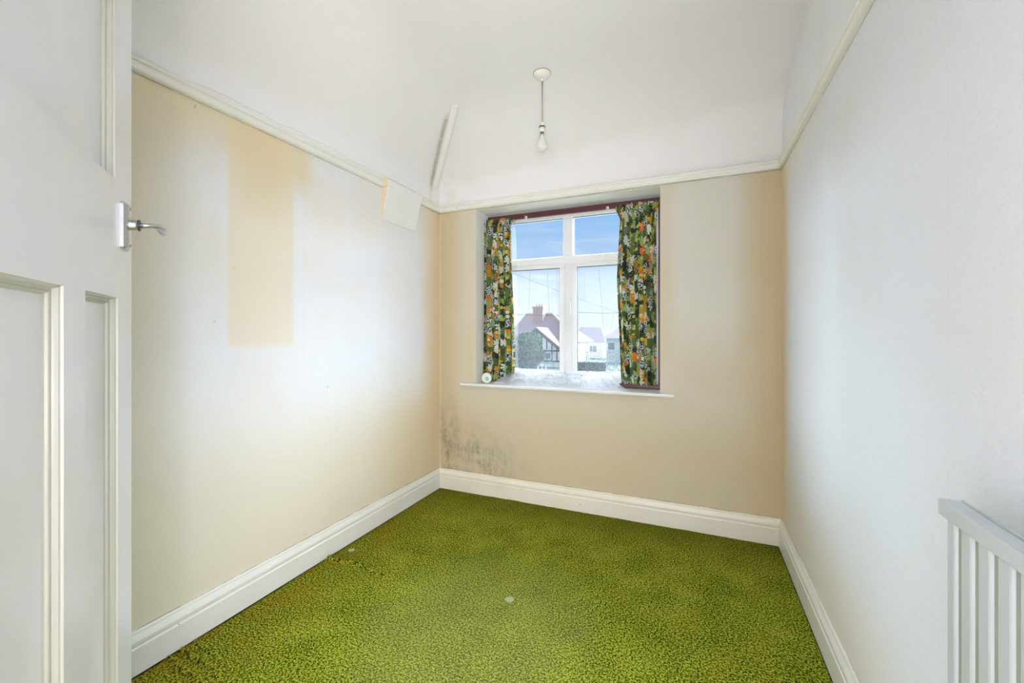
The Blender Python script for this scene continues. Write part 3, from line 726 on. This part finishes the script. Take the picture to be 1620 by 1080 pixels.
# ------------------------------------------------------------------ things on the sill
t = empty('air_freshener', (0.378, 0.030, 0.821), 'round white plastic air freshener with a green badge at left end of sill', 'air freshener')
cx, cz = at(770, 597, 0.025).x, 0.821 + 0.038
bm = bmesh.new(); lathe(bm, [(0.030, -0.022), (0.036, -0.017), (0.0385, -0.006), (0.0385, 0.004), (0.036, 0.012), (0.028, 0.0175), (0.012, 0.0195)], (cx, 0.025, cz), 'Y', 36)
for v in bm.verts: v.co.z = max(0.8212, cz + (v.co.z - cz) * 1.02)
mesh_obj('case', bm, M_white, t, True)
bm = bmesh.new(); lathe(bm, [(0.0145, 0.012), (0.0145, 0.0195), (0.012, 0.0208)], (cx + 0.012, 0.025, cz - 0.003), 'Y', 24); mesh_obj('green_badge', bm, M_green, t, True)['label'] = 'green round badge'
bm = bmesh.new(); lathe(bm, [(0.006, 0.019), (0.006, 0.0215), (0.004, 0.022)], (cx + 0.012, 0.025, cz - 0.003), 'Y', 16); mesh_obj('pale_dot', bm, plain('pale_green', (0.6, 0.8, 0.55), 0.4), t, True)
bm = bmesh.new(); p0 = Vector((0.455, 0.028, 0.8225))
hexa(bm, [p0, p0 + Vector((0.085, -0.012, 0.001)), p0 + Vector((0.088, 0.030, 0.008)), p0 + Vector((0.006, 0.038, 0.009)),
          p0 + Vector((0.001, 0, 0.003)), p0 + Vector((0.086, -0.012, 0.004)), p0 + Vector((0.088, 0.030, 0.011)), p0 + Vector((0.006, 0.038, 0.012))])
bmesh.ops.subdivide_edges(bm, edges=bm.edges, cuts=2)
tag(mesh_obj('folded_paper', bm, plain('pinkish_white_paper', (0.86, 0.80, 0.79), 0.7)), 'small folded piece of white paper on the sill beneath the left curtain', 'paper')

# ------------------------------------------------------------------ wedge vent hood on the left wall
t = empty('vent_hood', (0.0, -0.49, 1.92), 'white wedge-shaped vent hood with papered side under left picture rail', 'vent hood')
ya, yb = -0.660, -0.312; zb_, zt_ = 1.918, 2.152; ox = 0.060
bm = bmesh.new()      # sloping front board, 6 mm thick
hexa(bm, [(0.000, ya, zb_), (0.000, yb, zb_), (ox, yb, zt_ + 0.004), (ox, ya, zt_ + 0.004), (0.0065, ya, zb_ - 0.002), (0.0065, yb, zb_ - 0.002), (ox + 0.0065, yb, zt_ + 0.001), (ox + 0.0065, ya, zt_ + 0.001)])
mesh_obj('front_board', bm, M_boxw, t)
for yy, s in ((ya, 1), (yb, -1)):
    bm = bmesh.new(); prism(bm, [(0, 0, zb_ + 0.004), (ox, 0, zt_ + 0.003), (ox, 0, zt_ + (0.018 if s > 0 else 0.003)), (0.0, 0, zt_ + (0.018 if s > 0 else 0.003))], (0, yy + s * 0.0005, 0), (0, yy + s * 0.006, 0))
    mesh_obj('side_board', bm, M_boxt, t)['label'] = 'side covered in yellowed wallpaper'
# ------------------------------------------------------------------ pendant light
zc = ceil_z(1.044, -0.577); px_, py_ = 1.044, -0.577
t = empty('pendant_light', (px_, py_, zc), 'bare bulb pendant hanging on a flex from round white ceiling rose', 'ceiling light')
bm = bmesh.new(); lathe(bm, [(0.048, 0.004), (0.0485, -0.004), (0.047, -0.011), (0.041, -0.019), (0.028, -0.025), (0.012, -0.028)], (px_, py_, zc), 'Z', 40); rose = mesh_obj('ceiling_rose', bm, M_plastic, t, True)
bm = bmesh.new(); lathe(bm, [(0.0502, 0.004), (0.0502, -0.0035), (0.0480, -0.0036)], (px_, py_, zc), 'Z', 40); mesh_obj('shadow_ring', bm, M_cable, rose, True)
bm = bmesh.new(); lathe(bm, [(0.009, -0.026), (0.007, -0.038), (0.0045, -0.044)], (px_, py_, zc), 'Z', 16); mesh_obj('cord_grip', bm, M_plastic, rose, True)
bm = bmesh.new(); tube(bm, [(px_, py_, zc - 0.04), (px_ + 0.0008, py_, 2.48), (px_, py_, 2.35)], 0.0034, 8); tube(bm, [(px_ + 0.0045, py_, zc - 0.04), (px_ + 0.003, py_, 2.48), (px_ + 0.0045, py_, 2.35)], 0.0026, 8); mesh_obj('flex', bm, M_cable, t, True)
bm = bmesh.new(); lathe(bm, [(0.006, 2.362), (0.010, 2.354), (0.0155, 2.342), (0.0155, 2.338)], (px_, py_, 0), 'Z', 24); hld = mesh_obj('lamp_holder', bm, M_plastic, t, True)
bm = bmesh.new(); lathe(bm, [(0.0168, 2.338), (0.0175, 2.3345), (0.0168, 2.331)], (px_, py_, 0), 'Z', 24); mesh_obj('black_ring', bm, M_black, hld, True)['label'] = 'black ring'
bm = bmesh.new(); lathe(bm, [(0.0160, 2.331), (0.0160, 2.308), (0.0145, 2.305)], (px_, py_, 0), 'Z', 24); mesh_obj('skirt_ring', bm, M_plastic, hld, True)
bm = bmesh.new(); lathe(bm, [(0.0122, 2.305), (0.0122, 2.292), (0.0138, 2.290)], (px_, py_, 0), 'Z', 24); mesh_obj('bulb_cap', bm, M_brass, t, True)
g = G('pearl_bulb_glass', 0.12); g.base((0.88, 0.88, 0.85)); g.b.inputs['Transmission Weight'].default_value = 0.35; g.b.inputs['Coat Weight'].default_value = 0.5
bm = bmesh.new(); lathe(bm, [(0.0135, 2.290), (0.015, 2.278), (0.020, 2.262), (0.0262, 2.246), (0.0298, 2.231), (0.0298, 2.221), (0.0262, 2.209), (0.018, 2.202), (0.006, 2.199)], (px_, py_, 0), 'Z', 32); mesh_obj('bulb', bm, g.m, t, True)

# ------------------------------------------------------------------ radiator on the right wall
xf = W - 0.088; yr0, yr1 = -1.880, -2.62; zt, zb = 0.906, 0.31
t = empty('radiator', (W - 0.05, -2.25, zb), 'white ribbed panel radiator with a flat top cap on the right wall', 'radiator')
bm = bmesh.new(); box(bm, (xf + 0.0045, yr1, zb), (W - 0.045, yr0, zt)); mesh_obj('water_panel', bm, M_radg, t)
bm = bmesh.new(); y = yr0; k = 0
wf = [0.024] + [0.0285] * 30
while y > yr1 + 0.03:
    wd = wf[k]; a_, b_ = y, y - wd
    prism(bm, [(xf + 0.0055, a_, 0), (xf + 0.001, a_ - 0.0015, 0), (xf, a_ - 0.004, 0), (xf, b_ + 0.004, 0), (xf + 0.001, b_ + 0.0015, 0), (xf + 0.0055, b_, 0)], (0, 0, zb + 0.02), (0, 0, zt - 0.002))
    y -= wd + 0.0135; k += 1
mesh_obj('ribbed_front', bm, M_rad, t)
bm = bmesh.new(); box(bm, (xf - 0.004, yr1 - 0.02, zt), (xf + 0.022, yr0 + 0.016, zt + 0.0255), 0.0018); mesh_obj('top_cap', bm, M_rad, t)
bm = bmesh.new(); box(bm, (xf + 0.0225, yr1 - 0.015, zt + 0.006), (xf + 0.026, yr0 + 0.012, zt + 0.0285), 0.001); mesh_obj('rear_flange', bm, M_rad, t)
for yy in (yr0 - 0.12, yr1 + 0.12):
    bm = bmesh.new(); box(bm, (W - 0.046, yy - 0.015, zb + 0.1), (W - 0.0005, yy + 0.015, zt - 0.1), 0.001); mesh_obj('wall_bracket', bm, M_rad, t)

# ------------------------------------------------------------------ open door in the left foreground
E0 = Vector((0.64256, -2.24294, 0)); dh = Vector((-0.795, 0.606, 0)).normalized(); nn = Vector((0.606, 0.795, 0)).normalized()
DH, DWD, DT = 1.985, 0.762, 0.044
door = empty('door_1', tuple(E0 - dh * DWD), kind='structure')
def dp(s, n, z): return tuple(E0 - dh * s + nn * n + Vector((0, 0, z)))
def dbox(bm, s0, s1, n0, n1, z0, z1, mi=0):
    hexa(bm, [dp(s0, n0, z0), dp(s1, n0, z0), dp(s1, n1, z0), dp(s0, n1, z0), dp(s0, n0, z1), dp(s1, n0, z1), dp(s1, n1, z1), dp(s0, n1, z1)], mi)
ZR1, ZR2, ZB0, ZT0 = 1.275, 1.513, 0.24, DH - 0.105
# lower panels (outer edges of the recess), measured along the leaf from the latch edge
LOW = [(0.0922, 0.2650), (0.3497, 0.6698)]
UP = [(0.110, DWD - 0.110)]
bm = bmesh.new()
dbox(bm, 0, 0.0922, -DT, 0, 0.006, DH); dbox(bm, DWD - 0.0922, DWD, -DT, 0, 0.006, DH)
dbox(bm, 0.0922, DWD - 0.0922, -DT, 0, ZR1, ZR2); dbox(bm, 0.0922, DWD - 0.0922, -DT, 0, 0.006, ZB0); dbox(bm, 0.0922, DWD - 0.0922, -DT, 0, ZT0, DH)
dbox(bm, 0.2650, 0.3497, -DT, 0, ZB0, ZR1)
dbox(bm, 0.0922, 0.110, -DT, 0, ZR2, ZT0); dbox(bm, DWD - 0.110, DWD - 0.0922, -DT, 0, ZR2, ZT0)
mesh_obj('door_leaf', bm, M_door, door)
MW, MD = 0.015, 0.019           # moulding width and depth of the recess
prf = [(0, 0.0), (0.0008, -0.0035), (0.003, -0.0050), (0.0045, -0.0090), (0.0050, -0.0120), (0.0085, -0.0130), (0.0100, -0.0120), (0.0118, -0.0135), (0.0125, -0.0170), (MW, -MD)]
def panel(s0, s1, z0, z1):
    bm = bmesh.new(); dbox(bm, s0 + 0.004, s1 - 0.004, -DT + MD, -MD, z0 + 0.004, z1 - 0.004); mesh_obj('door_panel', bm, M_door, door)
    bm = bmesh.new(); rings = []
    for off, n in prf: rings.append([bm.verts.new(dp(s, n, z)) for s, z in ((s0 + off, z0 + off), (s1 - off, z0 + off), (s1 - off, z1 - off), (s0 + off, z1 - off))])
    for a, b in zip(rings, rings[1:]):
        for k in range(4): bm.faces.new([a[k], a[(k + 1) % 4], b[(k + 1) % 4], b[k]])
    mesh_obj('panel_moulding', bm, M_mould, door)
for s0, s1 in LOW: panel(s0, s1, ZB0, ZR1)
for s0, s1 in UP: panel(s0, s1, ZR2, ZT0)
# lever handle on the long plate
hd = bpy.data.objects.new('door_handle', None); C.objects.link(hd); hd.parent = door; hd.location = (E0 - dh * 0.066 + Vector((0, 0, 1.43))) - door.location; hd.empty_display_size = 0.05
def hobj(name, bm, m, smooth=False):
    o = mesh_obj(name, bm, m, None, smooth); o.parent = hd
    o.matrix_parent_inverse = (door.matrix_basis @ hd.matrix_basis).inverted(); return o
pz0, pz1, ps0, ps1 = 1.379, 1.4775, 0.044, 0.083
bm = bmesh.new(); sc, hw = (ps0 + ps1) / 2, (ps1 - ps0) / 2
prp = [(-hw, 0.0), (-hw, 0.006), (-hw + 0.004, 0.0095), (-hw * 0.3, 0.0115), (hw * 0.3, 0.0115), (hw - 0.004, 0.0095), (hw, 0.006), (hw, 0.0)]
def plate_ring(z, k): return [bm.verts.new(dp(sc + a * k, n * (1 if k == 1 else 0.8), z)) for a, n in prp]
R_ = [plate_ring(pz0, 0.86), plate_ring(pz0 + 0.004, 1), plate_ring(pz1 - 0.004, 1), plate_ring(pz1, 0.86)]
for a, b in zip(R_, R_[1:]):
    for k in range(8): bm.faces.new([a[k], a[(k + 1) % 8], b[(k + 1) % 8], b[k]])
bm.faces.new(R_[0][::-1]); bm.faces.new(R_[-1]); hobj('backplate', bm, M_chrome)
zl = 1.4335; V = lambda s, n, z=zl: Vector(dp(s, n, z))
bm = bmesh.new(); tube(bm, [V(sc, 0.009), V(sc, 0.014), V(sc, 0.020), V(sc, 0.026)], [0.0125, 0.0115, 0.0108, 0.0115], 20); hobj('boss', bm, M_chrome, True)
bm = bmesh.new(); tube(bm, [V(sc, 0.026), V(sc, 0.0285)], [0.0122, 0.0122], 20); hobj('collar', bm, M_chrome_d, True)
bm = bmesh.new()
tube(bm, [V(sc, 0.0285), V(sc, 0.038, zl + 0.0005), V(sc - 0.001, 0.046, zl + 0.002), V(sc - 0.007, 0.053, zl + 0.003), V(sc - 0.018, 0.057, zl + 0.003), V(sc - 0.032, 0.059, zl + 0.002), V(sc - 0.046, 0.059, zl), V(sc - 0.056, 0.058, zl - 0.003), V(sc - 0.062, 0.057, zl - 0.005)],
     [0.0092, 0.0084, 0.0084, 0.0088, 0.0092, 0.0092, 0.0086, 0.0066, 0.003], 20, 0.62); hobj('lever', bm, M_chrome, True)
bm = bmesh.new()
for z in (pz0 + 0.010, pz1 - 0.010): tube(bm, [V(sc - 0.004, 0.0105, z), V(sc - 0.004, 0.0122, z)], [0.0034, 0.003], 12)
hobj('screws', bm, M_chrome_d)

# ------------------------------------------------------------------ the street outside (upstairs view)
GZ = -2.95
M_roof = plain('clay_tile_roof', (0.24, 0.145, 0.15), 0.85, bump=0.5, bscale=3)
M_roof2 = plain('brown_tile_roof', (0.20, 0.145, 0.155), 0.85, bump=0.5, bscale=3)
M_render = plain('white_render', (0.80, 0.79, 0.76), 0.8)
M_timber = plain('dark_timber', (0.05, 0.045, 0.045), 0.7)
M_brick = plain('red_brick', (0.38, 0.20, 0.15), 0.85)
M_pot = plain('clay_pot', (0.55, 0.33, 0.24), 0.8)
M_win = plain('dark_window_glass', (0.10, 0.13, 0.16), 0.1)
M_grass = plain('verge_grass', (0.05, 0.08, 0.035), 0.9, wear=0.2)
M_road = plain('street_tarmac', (0.10, 0.10, 0.105), 0.9)
M_wire = plain('telephone_wire', (0.03, 0.035, 0.045), 0.95); M_wire.node_tree.nodes['Principled BSDF'].inputs['Specular IOR Level'].default_value = 0.0
def leaf_mat(name, a, b):
    g = G(name, 0.8); n = g.noise(g.obj(), 5, 4, 0.7); g.base(g.mix(g.ss(n, 0.35, 0.65), a, b)); return g.m
M_leaf = leaf_mat('mid_green_leaves', (0.02, 0.05, 0.018, 1), (0.10, 0.17, 0.06, 1))
M_leafy = leaf_mat('yellow_green_leaves', (0.30, 0.33, 0.05, 1), (0.58, 0.56, 0.12, 1))
bm = bmesh.new(); box(bm, (-160, 4, GZ - 0.3), (120, 230, GZ)); struct(mesh_obj('ground', bm, M_grass))
bm = bmesh.new(); box(bm, (-160, 22, GZ), (120, 30, GZ + 0.03)); struct(mesh_obj('road', bm, M_road))

def hip_roof(bm, x0, x1, y0, y1, ze, zr, ridge_in):
    p = [(x0, y0, ze), (x1, y0, ze), (x1, y1, ze), (x0, y1, ze)]; ym = (y0 + y1) / 2
    a = (x0 + ridge_in, ym, zr); b = (x1 - ridge_in, ym, zr)
    vs = [bm.verts.new(q) for q in p + [a, b]]
    for f in ((0, 1, 5, 4), (1, 2, 5), (2, 3, 4, 5), (3, 0, 4), (3, 2, 1, 0)): bm.faces.new([vs[i] for i in f])
def part(name, m, parent, *boxes):
    bm = bmesh.new()
    for b in boxes: box(bm, *b)
    return mesh_obj(name, bm, m, parent)
def a_window(parent, x, z, w_, h, y, m=None):
    f = part('window', M_pvc, parent, ((x - w_ / 2, y - 0.10, z), (x + w_ / 2, y, z + h)))
    n = max(1, round(w_ / 0.7)); bs = []
    for k in range(n):
        a = x - w_ / 2 + 0.08 + k * (w_ - 0.08) / n; bs.append(((a, y - 0.13, z + 0.08), (a + (w_ - 0.08) / n - 0.08, y - 0.101, z + h - 0.08)))
    part('pane', M_win, f, *bs)
# house A: hipped roof with chimney and half-timbered front gable
Y = 46.0
pL, pR = at(800, 497, Y), at(912, 497, Y); zr = at(850, 496.5, Y + 4).z
h = empty('house', (pL.x + 5, Y, GZ), 'house across the road with red hipped roof, chimney and half-timbered gable', 'house')
x0, x1 = at(794, 500, Y).x, at(914, 500, Y).x; ze = at(860, 541, Y).z
part('walls', M_render, h, ((x0 + 0.5, Y + 0.5, GZ), (x1 - 0.5, Y + 8.5, ze + 0.1)))
xr0, xr1 = at(832, 497, Y + 4.5).x, at(875, 497, Y + 4.5).x
bm = bmesh.new(); vs = [bm.verts.new(q) for q in ((x0, Y, ze), (x1, Y, ze), (x1, Y + 9, ze), (x0, Y + 9, ze), (xr0, Y + 4.5, zr), (xr1, Y + 4.5, zr))]
for f in ((0, 1, 5, 4), (1, 2, 5), (2, 3, 4, 5), (3, 0, 4), (3, 2, 1, 0)): bm.faces.new([vs[i] for i in f])
mesh_obj('roof', bm, M_roof, h)
cx0, cx1, ct = at(846, 490, Y + 4).x, at(863, 490, Y + 4).x, at(850, 485.5, Y + 4).z
ch = part('chimney', M_brick, h, ((cx0 + 0.08, Y + 3.1, zr - 1.3), (cx1 - 0.08, Y + 4.3, ct - 0.25)), ((cx0, Y + 3.0, ct - 0.25), (cx1, Y + 4.4, ct)))
for k in range(3):
    bm = bmesh.new(); xx = cx0 + (cx1 - cx0) * (0.25 + 0.25 * k); lathe(bm, [(0.14, 0), (0.12, 0.3), (0.15, 0.36)], (xx, Y + 3.7, ct), 'Z', 10); mesh_obj('chimney_pot', bm, M_pot, ch)
bm = bmesh.new()    # light ridge tiles on the right hip
tube(bm, [(xr1, Y + 4.5, zr + 0.03), (x1, Y, ze + 0.03)], 0.12, 6); tube(bm, [(xr0, Y + 4.5, zr + 0.03), (xr1, Y + 4.5, zr + 0.03)], 0.12, 6); mesh_obj('ridge_tiles', bm, M_pot, h)
# front gable projecting toward the street
gy = Y - 2.2; pk = at(848, 521, gy); ft = at(888, 555, gy); half = ft.x - pk.x
bm = bmesh.new(); prism(bm, [(pk.x - half, 0, ft.z), (pk.x + half, 0, ft.z), (pk.x, 0, pk.z)], (0, gy + 0.3, 0), (0, Y + 3, 0)); gw = mesh_obj('gable_wall', bm, M_render, h)
part('gable_bay', M_render, h, ((pk.x - half + 0.1, gy + 0.3, GZ), (pk.x + half - 0.1, Y + 2, ft.z)))
bm = bmesh.new(); ov = 0.25
for s in (-1, 1):
    A = Vector((pk.x, 0, pk.z + 0.1)); B = Vector((pk.x + s * (half + ov), 0, ft.z - ov * (pk.z - ft.z) / half + 0.1)); up = Vector((0, 0, 0.18))
    hexa(bm, [A + Vector((0, gy, 0)), B + Vector((0, gy, 0)), B + Vector((0, Y + 3.4, 0)), A + Vector((0, Y + 3.4, 0)), A + up + Vector((0, gy, 0)), B + up + Vector((0, gy, 0)), B + up + Vector((0, Y + 3.4, 0)), A + up + Vector((0, Y + 3.4, 0))])
mesh_obj('gable_roof', bm, M_roof, h)
bm = bmesh.new()
for s in (-1, 1):
    A = Vector((pk.x, gy - 0.06, pk.z - 0.18)); B = Vector((pk.x + s * (half + ov), gy - 0.06, ft.z - ov * (pk.z - ft.z) / half - 0.18)); up = Vector((0, 0, 0.30)); d = Vector((0, 0.08, 0))
    hexa(bm, [A, B, B + d, A + d, A + up, B + up, B + up + d, A + up + d])
mesh_obj('bargeboard', bm, M_timber, h)
bm = bmesh.new()
for k in range(-4, 5):
    xx = pk.x + k * half / 5; box(bm, (xx - 0.06, gy + 0.22, ft.z - 1.2), (xx + 0.06, gy + 0.299, ft.z + (pk.z - ft.z) * (1 - abs(k) / 5) - 0.1))
box(bm, (pk.x - half, gy + 0.2, ft.z - 0.1), (pk.x + half, gy + 0.298, ft.z + 0.08)); box(bm, (pk.x - half, gy + 0.2, ft.z - 1.3), (pk.x + half, gy + 0.298, ft.z - 1.15))
mesh_obj('timber_framing', bm, M_timber, h)
a_window(h, pk.x + half * 0.35, ft.z - 1.0, 1.5, 0.8, gy + 0.22); a_window(h, pk.x + 0.3, GZ + 0.9, 2.0, 1.2, gy + 0.3)
a_window(h, x1 - 1.6, ft.z - 0.9, 1.4, 1.1, Y + 0.5); a_window(h, x1 - 1.6, GZ + 0.9, 1.6, 1.2, Y + 0.5)
# house B: plain hipped roof over white wall
Y = 62.0; x0, x1 = at(893, 520, Y).x, at(958, 520, Y).x; ze = at(925, 541, Y).z; zr = at(917, 517.5, Y + 4).z
h = empty('house', ((x0 + x1) / 2, Y, GZ), 'white rendered house with brown hipped roof seen through right pane', 'house')
part('walls', M_render, h, ((x0 + 0.5, Y + 0.5, GZ), (x1 - 0.5, Y + 8.5, ze + 0.1)))
bm = bmesh.new(); xr1 = at(915, 517, Y + 4.5).x - x0; hip_roof(bm, x0, x1, Y, Y + 9, ze, zr, 1.6)
mesh_obj('roof', bm, M_roof2, h)
for xx in (x0 + 2.0, x0 + 4.4): a_window(h, xx, GZ + 0.9, 1.4, 1.1, Y + 0.5)
Y2 = 76.0; xa, xb = at(926, 520, Y2).x, at(990, 520, Y2).x; z1_, z2_ = at(950, 533, Y2).z, at(950, 521.5, Y2 + 4).z
h = empty('house', ((xa + xb) / 2, Y2, GZ), 'distant white house with low brown roof behind the right-hand houses', 'house')
part('walls', M_render, h, ((xa + 0.5, Y2 + 0.5, GZ), (xb - 0.5, Y2 + 8.5, z1_ + 0.1)))
bm = bmesh.new(); hip_roof(bm, xa, xb, Y2, Y2 + 9, z1_, z2_, 1.2); mesh_obj('roof', bm, M_roof2, h)
# house C: greyer house at the right with roof rising to the right
Y = 54.0; x0, x1 = at(952, 520, Y).x, at(1035, 520, Y).x; ze = at(965, 535, Y).z; zr = at(985, 511, Y + 4).z
h = empty('house', ((x0 + x1) / 2, Y, GZ), 'pale house with grey-brown roof partly behind the right curtain', 'house')
part('walls', plain('grey_render', (0.62, 0.62, 0.62), 0.8), h, ((x0 + 0.5, Y + 0.5, GZ), (x1 - 0.5, Y + 8.5, ze + 0.1)))
bm = bmesh.new(); hip_roof(bm, x0, x1, Y, Y + 9, ze, zr, 2.4); mesh_obj('roof', bm, M_roof2, h)
for xx in (x0 + 1.2, x0 + 3.2): a_window(h, xx, ze - 1.6, 1.0, 1.1, Y + 0.5)
# foliage
def tree(name, c, rx, rz, mleaf, label, seed, n=1500, size=0.11, trunk=True, cat='tree'):
    t = empty(name, (c[0], c[1], GZ), label, cat); rnd = random.Random(seed)
    bm = bmesh.new()
    for _ in range(n):
        a = rnd.uniform(0, 2 * PI); zz = rnd.uniform(-1, 1); r = math.sqrt(1 - zz * zz); k = rnd.uniform(0.72, 1.02) + 0.16 * noise.noise(Vector((math.cos(a) * 2.2, math.sin(a) * 2.2, zz * 2.2 + seed)))
        p = Vector((c[0] + rx * r * math.cos(a) * k, c[1] + rx * r * math.sin(a) * k, c[2] + rz * zz * k))
        u = Vector((rnd.gauss(0, 1), rnd.gauss(0, 1), rnd.gauss(0, 1))).normalized(); v = u.orthogonal().normalized(); s = size * rnd.uniform(0.6, 1.4)
        bm.faces.new([bm.verts.new(q) for q in (p - u * s, p + v * s * 0.6, p + u * s, p - v * s * 0.6)])
    bm2 = bmesh.new(); bmesh.ops.create_icosphere(bm2, subdivisions=3, radius=1)
    for v in bm2.verts:
        k = 0.80 + 0.12 * noise.noise(v.co * 2.2 + Vector((seed, 0, 0))); v.co = Vector((c[0] + rx * v.co.x * k, c[1] + rx * v.co.y * k, c[2] + rz * v.co.z * k))
    me = bpy.data.meshes.new('x'); bm2.to_mesh(me); bm2.free(); bm.from_mesh(me); bpy.data.meshes.remove(me)
    mesh_obj('foliage', bm, mleaf, t)
    if trunk:
        bm = bmesh.new(); tube(bm, [(c[0], c[1], GZ), (c[0] + 0.05, c[1], c[2] - rz * 0.4), (c[0], c[1], c[2])], [0.05 * rx + 0.08, 0.04 * rx + 0.06, 0.04], 8); mesh_obj('trunk', bm, M_timber, t, True)
p = at(833, 555, 27); tree('tree', (p.x, p.y, p.z), 1.28, 1.42, M_leaf, 'rounded green tree in front of the half-timbered house', 1, 3000, 0.10)
p = at(800, 560, 23); tree('tree', (p.x - 0.9, p.y, p.z - 0.2), 1.3, 1.1, M_leaf, 'lower green tree mostly hidden by the left curtain', 2, 1800, 0.10)
p = at(935, 528, 90); tree('tree', (p.x, p.y, p.z + 0.2), 1.0, 0.8, M_leafy, 'small yellow-green tree above the roofs in right pane', 3, 500, 0.22)
p = at(951, 528, 100); tree('tree', (p.x, p.y, p.z - 1), 2.6, 2.1, M_leaf, 'distant dark green tree between the two right-hand roofs', 4, 900, 0.3)
def hedge(label, xa, xb, y, ztop, m, seed):
    rnd = random.Random(seed); bm = bmesh.new(); box(bm, (xa, y, GZ), (xb, y + 1.0, ztop))
    for _ in range(1200):
        p = Vector((rnd.uniform(xa, xb), y - 0.03 + rnd.choice((0, 0, 1)) * rnd.uniform(0, 1), ztop)) if rnd.random() < 0.4 else Vector((rnd.uniform(xa, xb), y - 0.02, rnd.uniform(GZ, ztop)))
        u = Vector((rnd.gauss(0, 1), rnd.gauss(0, 1), rnd.gauss(0, 1))).normalized(); v = u.orthogonal().normalized(); s = 0.10
        bm.faces.new([bm.verts.new(q) for q in (p - u * s, p + v * s * 0.6, p + u * s, p - v * s * 0.6)])
    return tag(mesh_obj('hedge', bm, m), label, 'hedge')
hedge('clipped green hedge along the street under the right pane', at(905, 575, 40).x, at(958, 575, 40).x, 40, at(930, 574, 40).z, M_leaf, 5)
bm = bmesh.new(); wa = at(838, 582, 38); wb = at(868, 582, 38); zz = at(850, 577, 38).z
box(bm, (wa.x, 38, GZ), (wb.x, 38.1, GZ + 0.15)); box(bm, (wa.x, 38, zz - 0.12), (wb.x, 38.1, zz)); k = wa.x
while k < wb.x: box(bm, (k, 37.97, GZ), (k + 0.12, 38.07, zz + 0.04)); k += 0.42
tag(mesh_obj('garden_fence', bm, M_render), 'low white garden fence below the green tree', 'fence')
def wire(label, p, q, sag, r=0.014):
    p, q = Vector(p), Vector(q); bm = bmesh.new(); pts = []
    for k in range(25):
        f = k / 24; v = p.lerp(q, f); v.z -= sag * 4 * f * (1 - f); pts.append(v)
    tube(bm, pts, r, 5); tag(mesh_obj('telephone_wire', bm, M_wire, None, True), label, 'wire', 'telephone wires over the street')
wire('telephone wire crossing the upper part of both lower panes', at(770, 416, 9), at(1010, 505, 22), 0.05, 0.0045)
wire('level telephone wire just above the left house roof', at(780, 495, 40), at(905, 499, 44), 0.10, 0.02)
wire('thin level telephone wire seen through the right pane', at(895, 492, 36), at(1010, 493, 36), 0.15, 0.016)
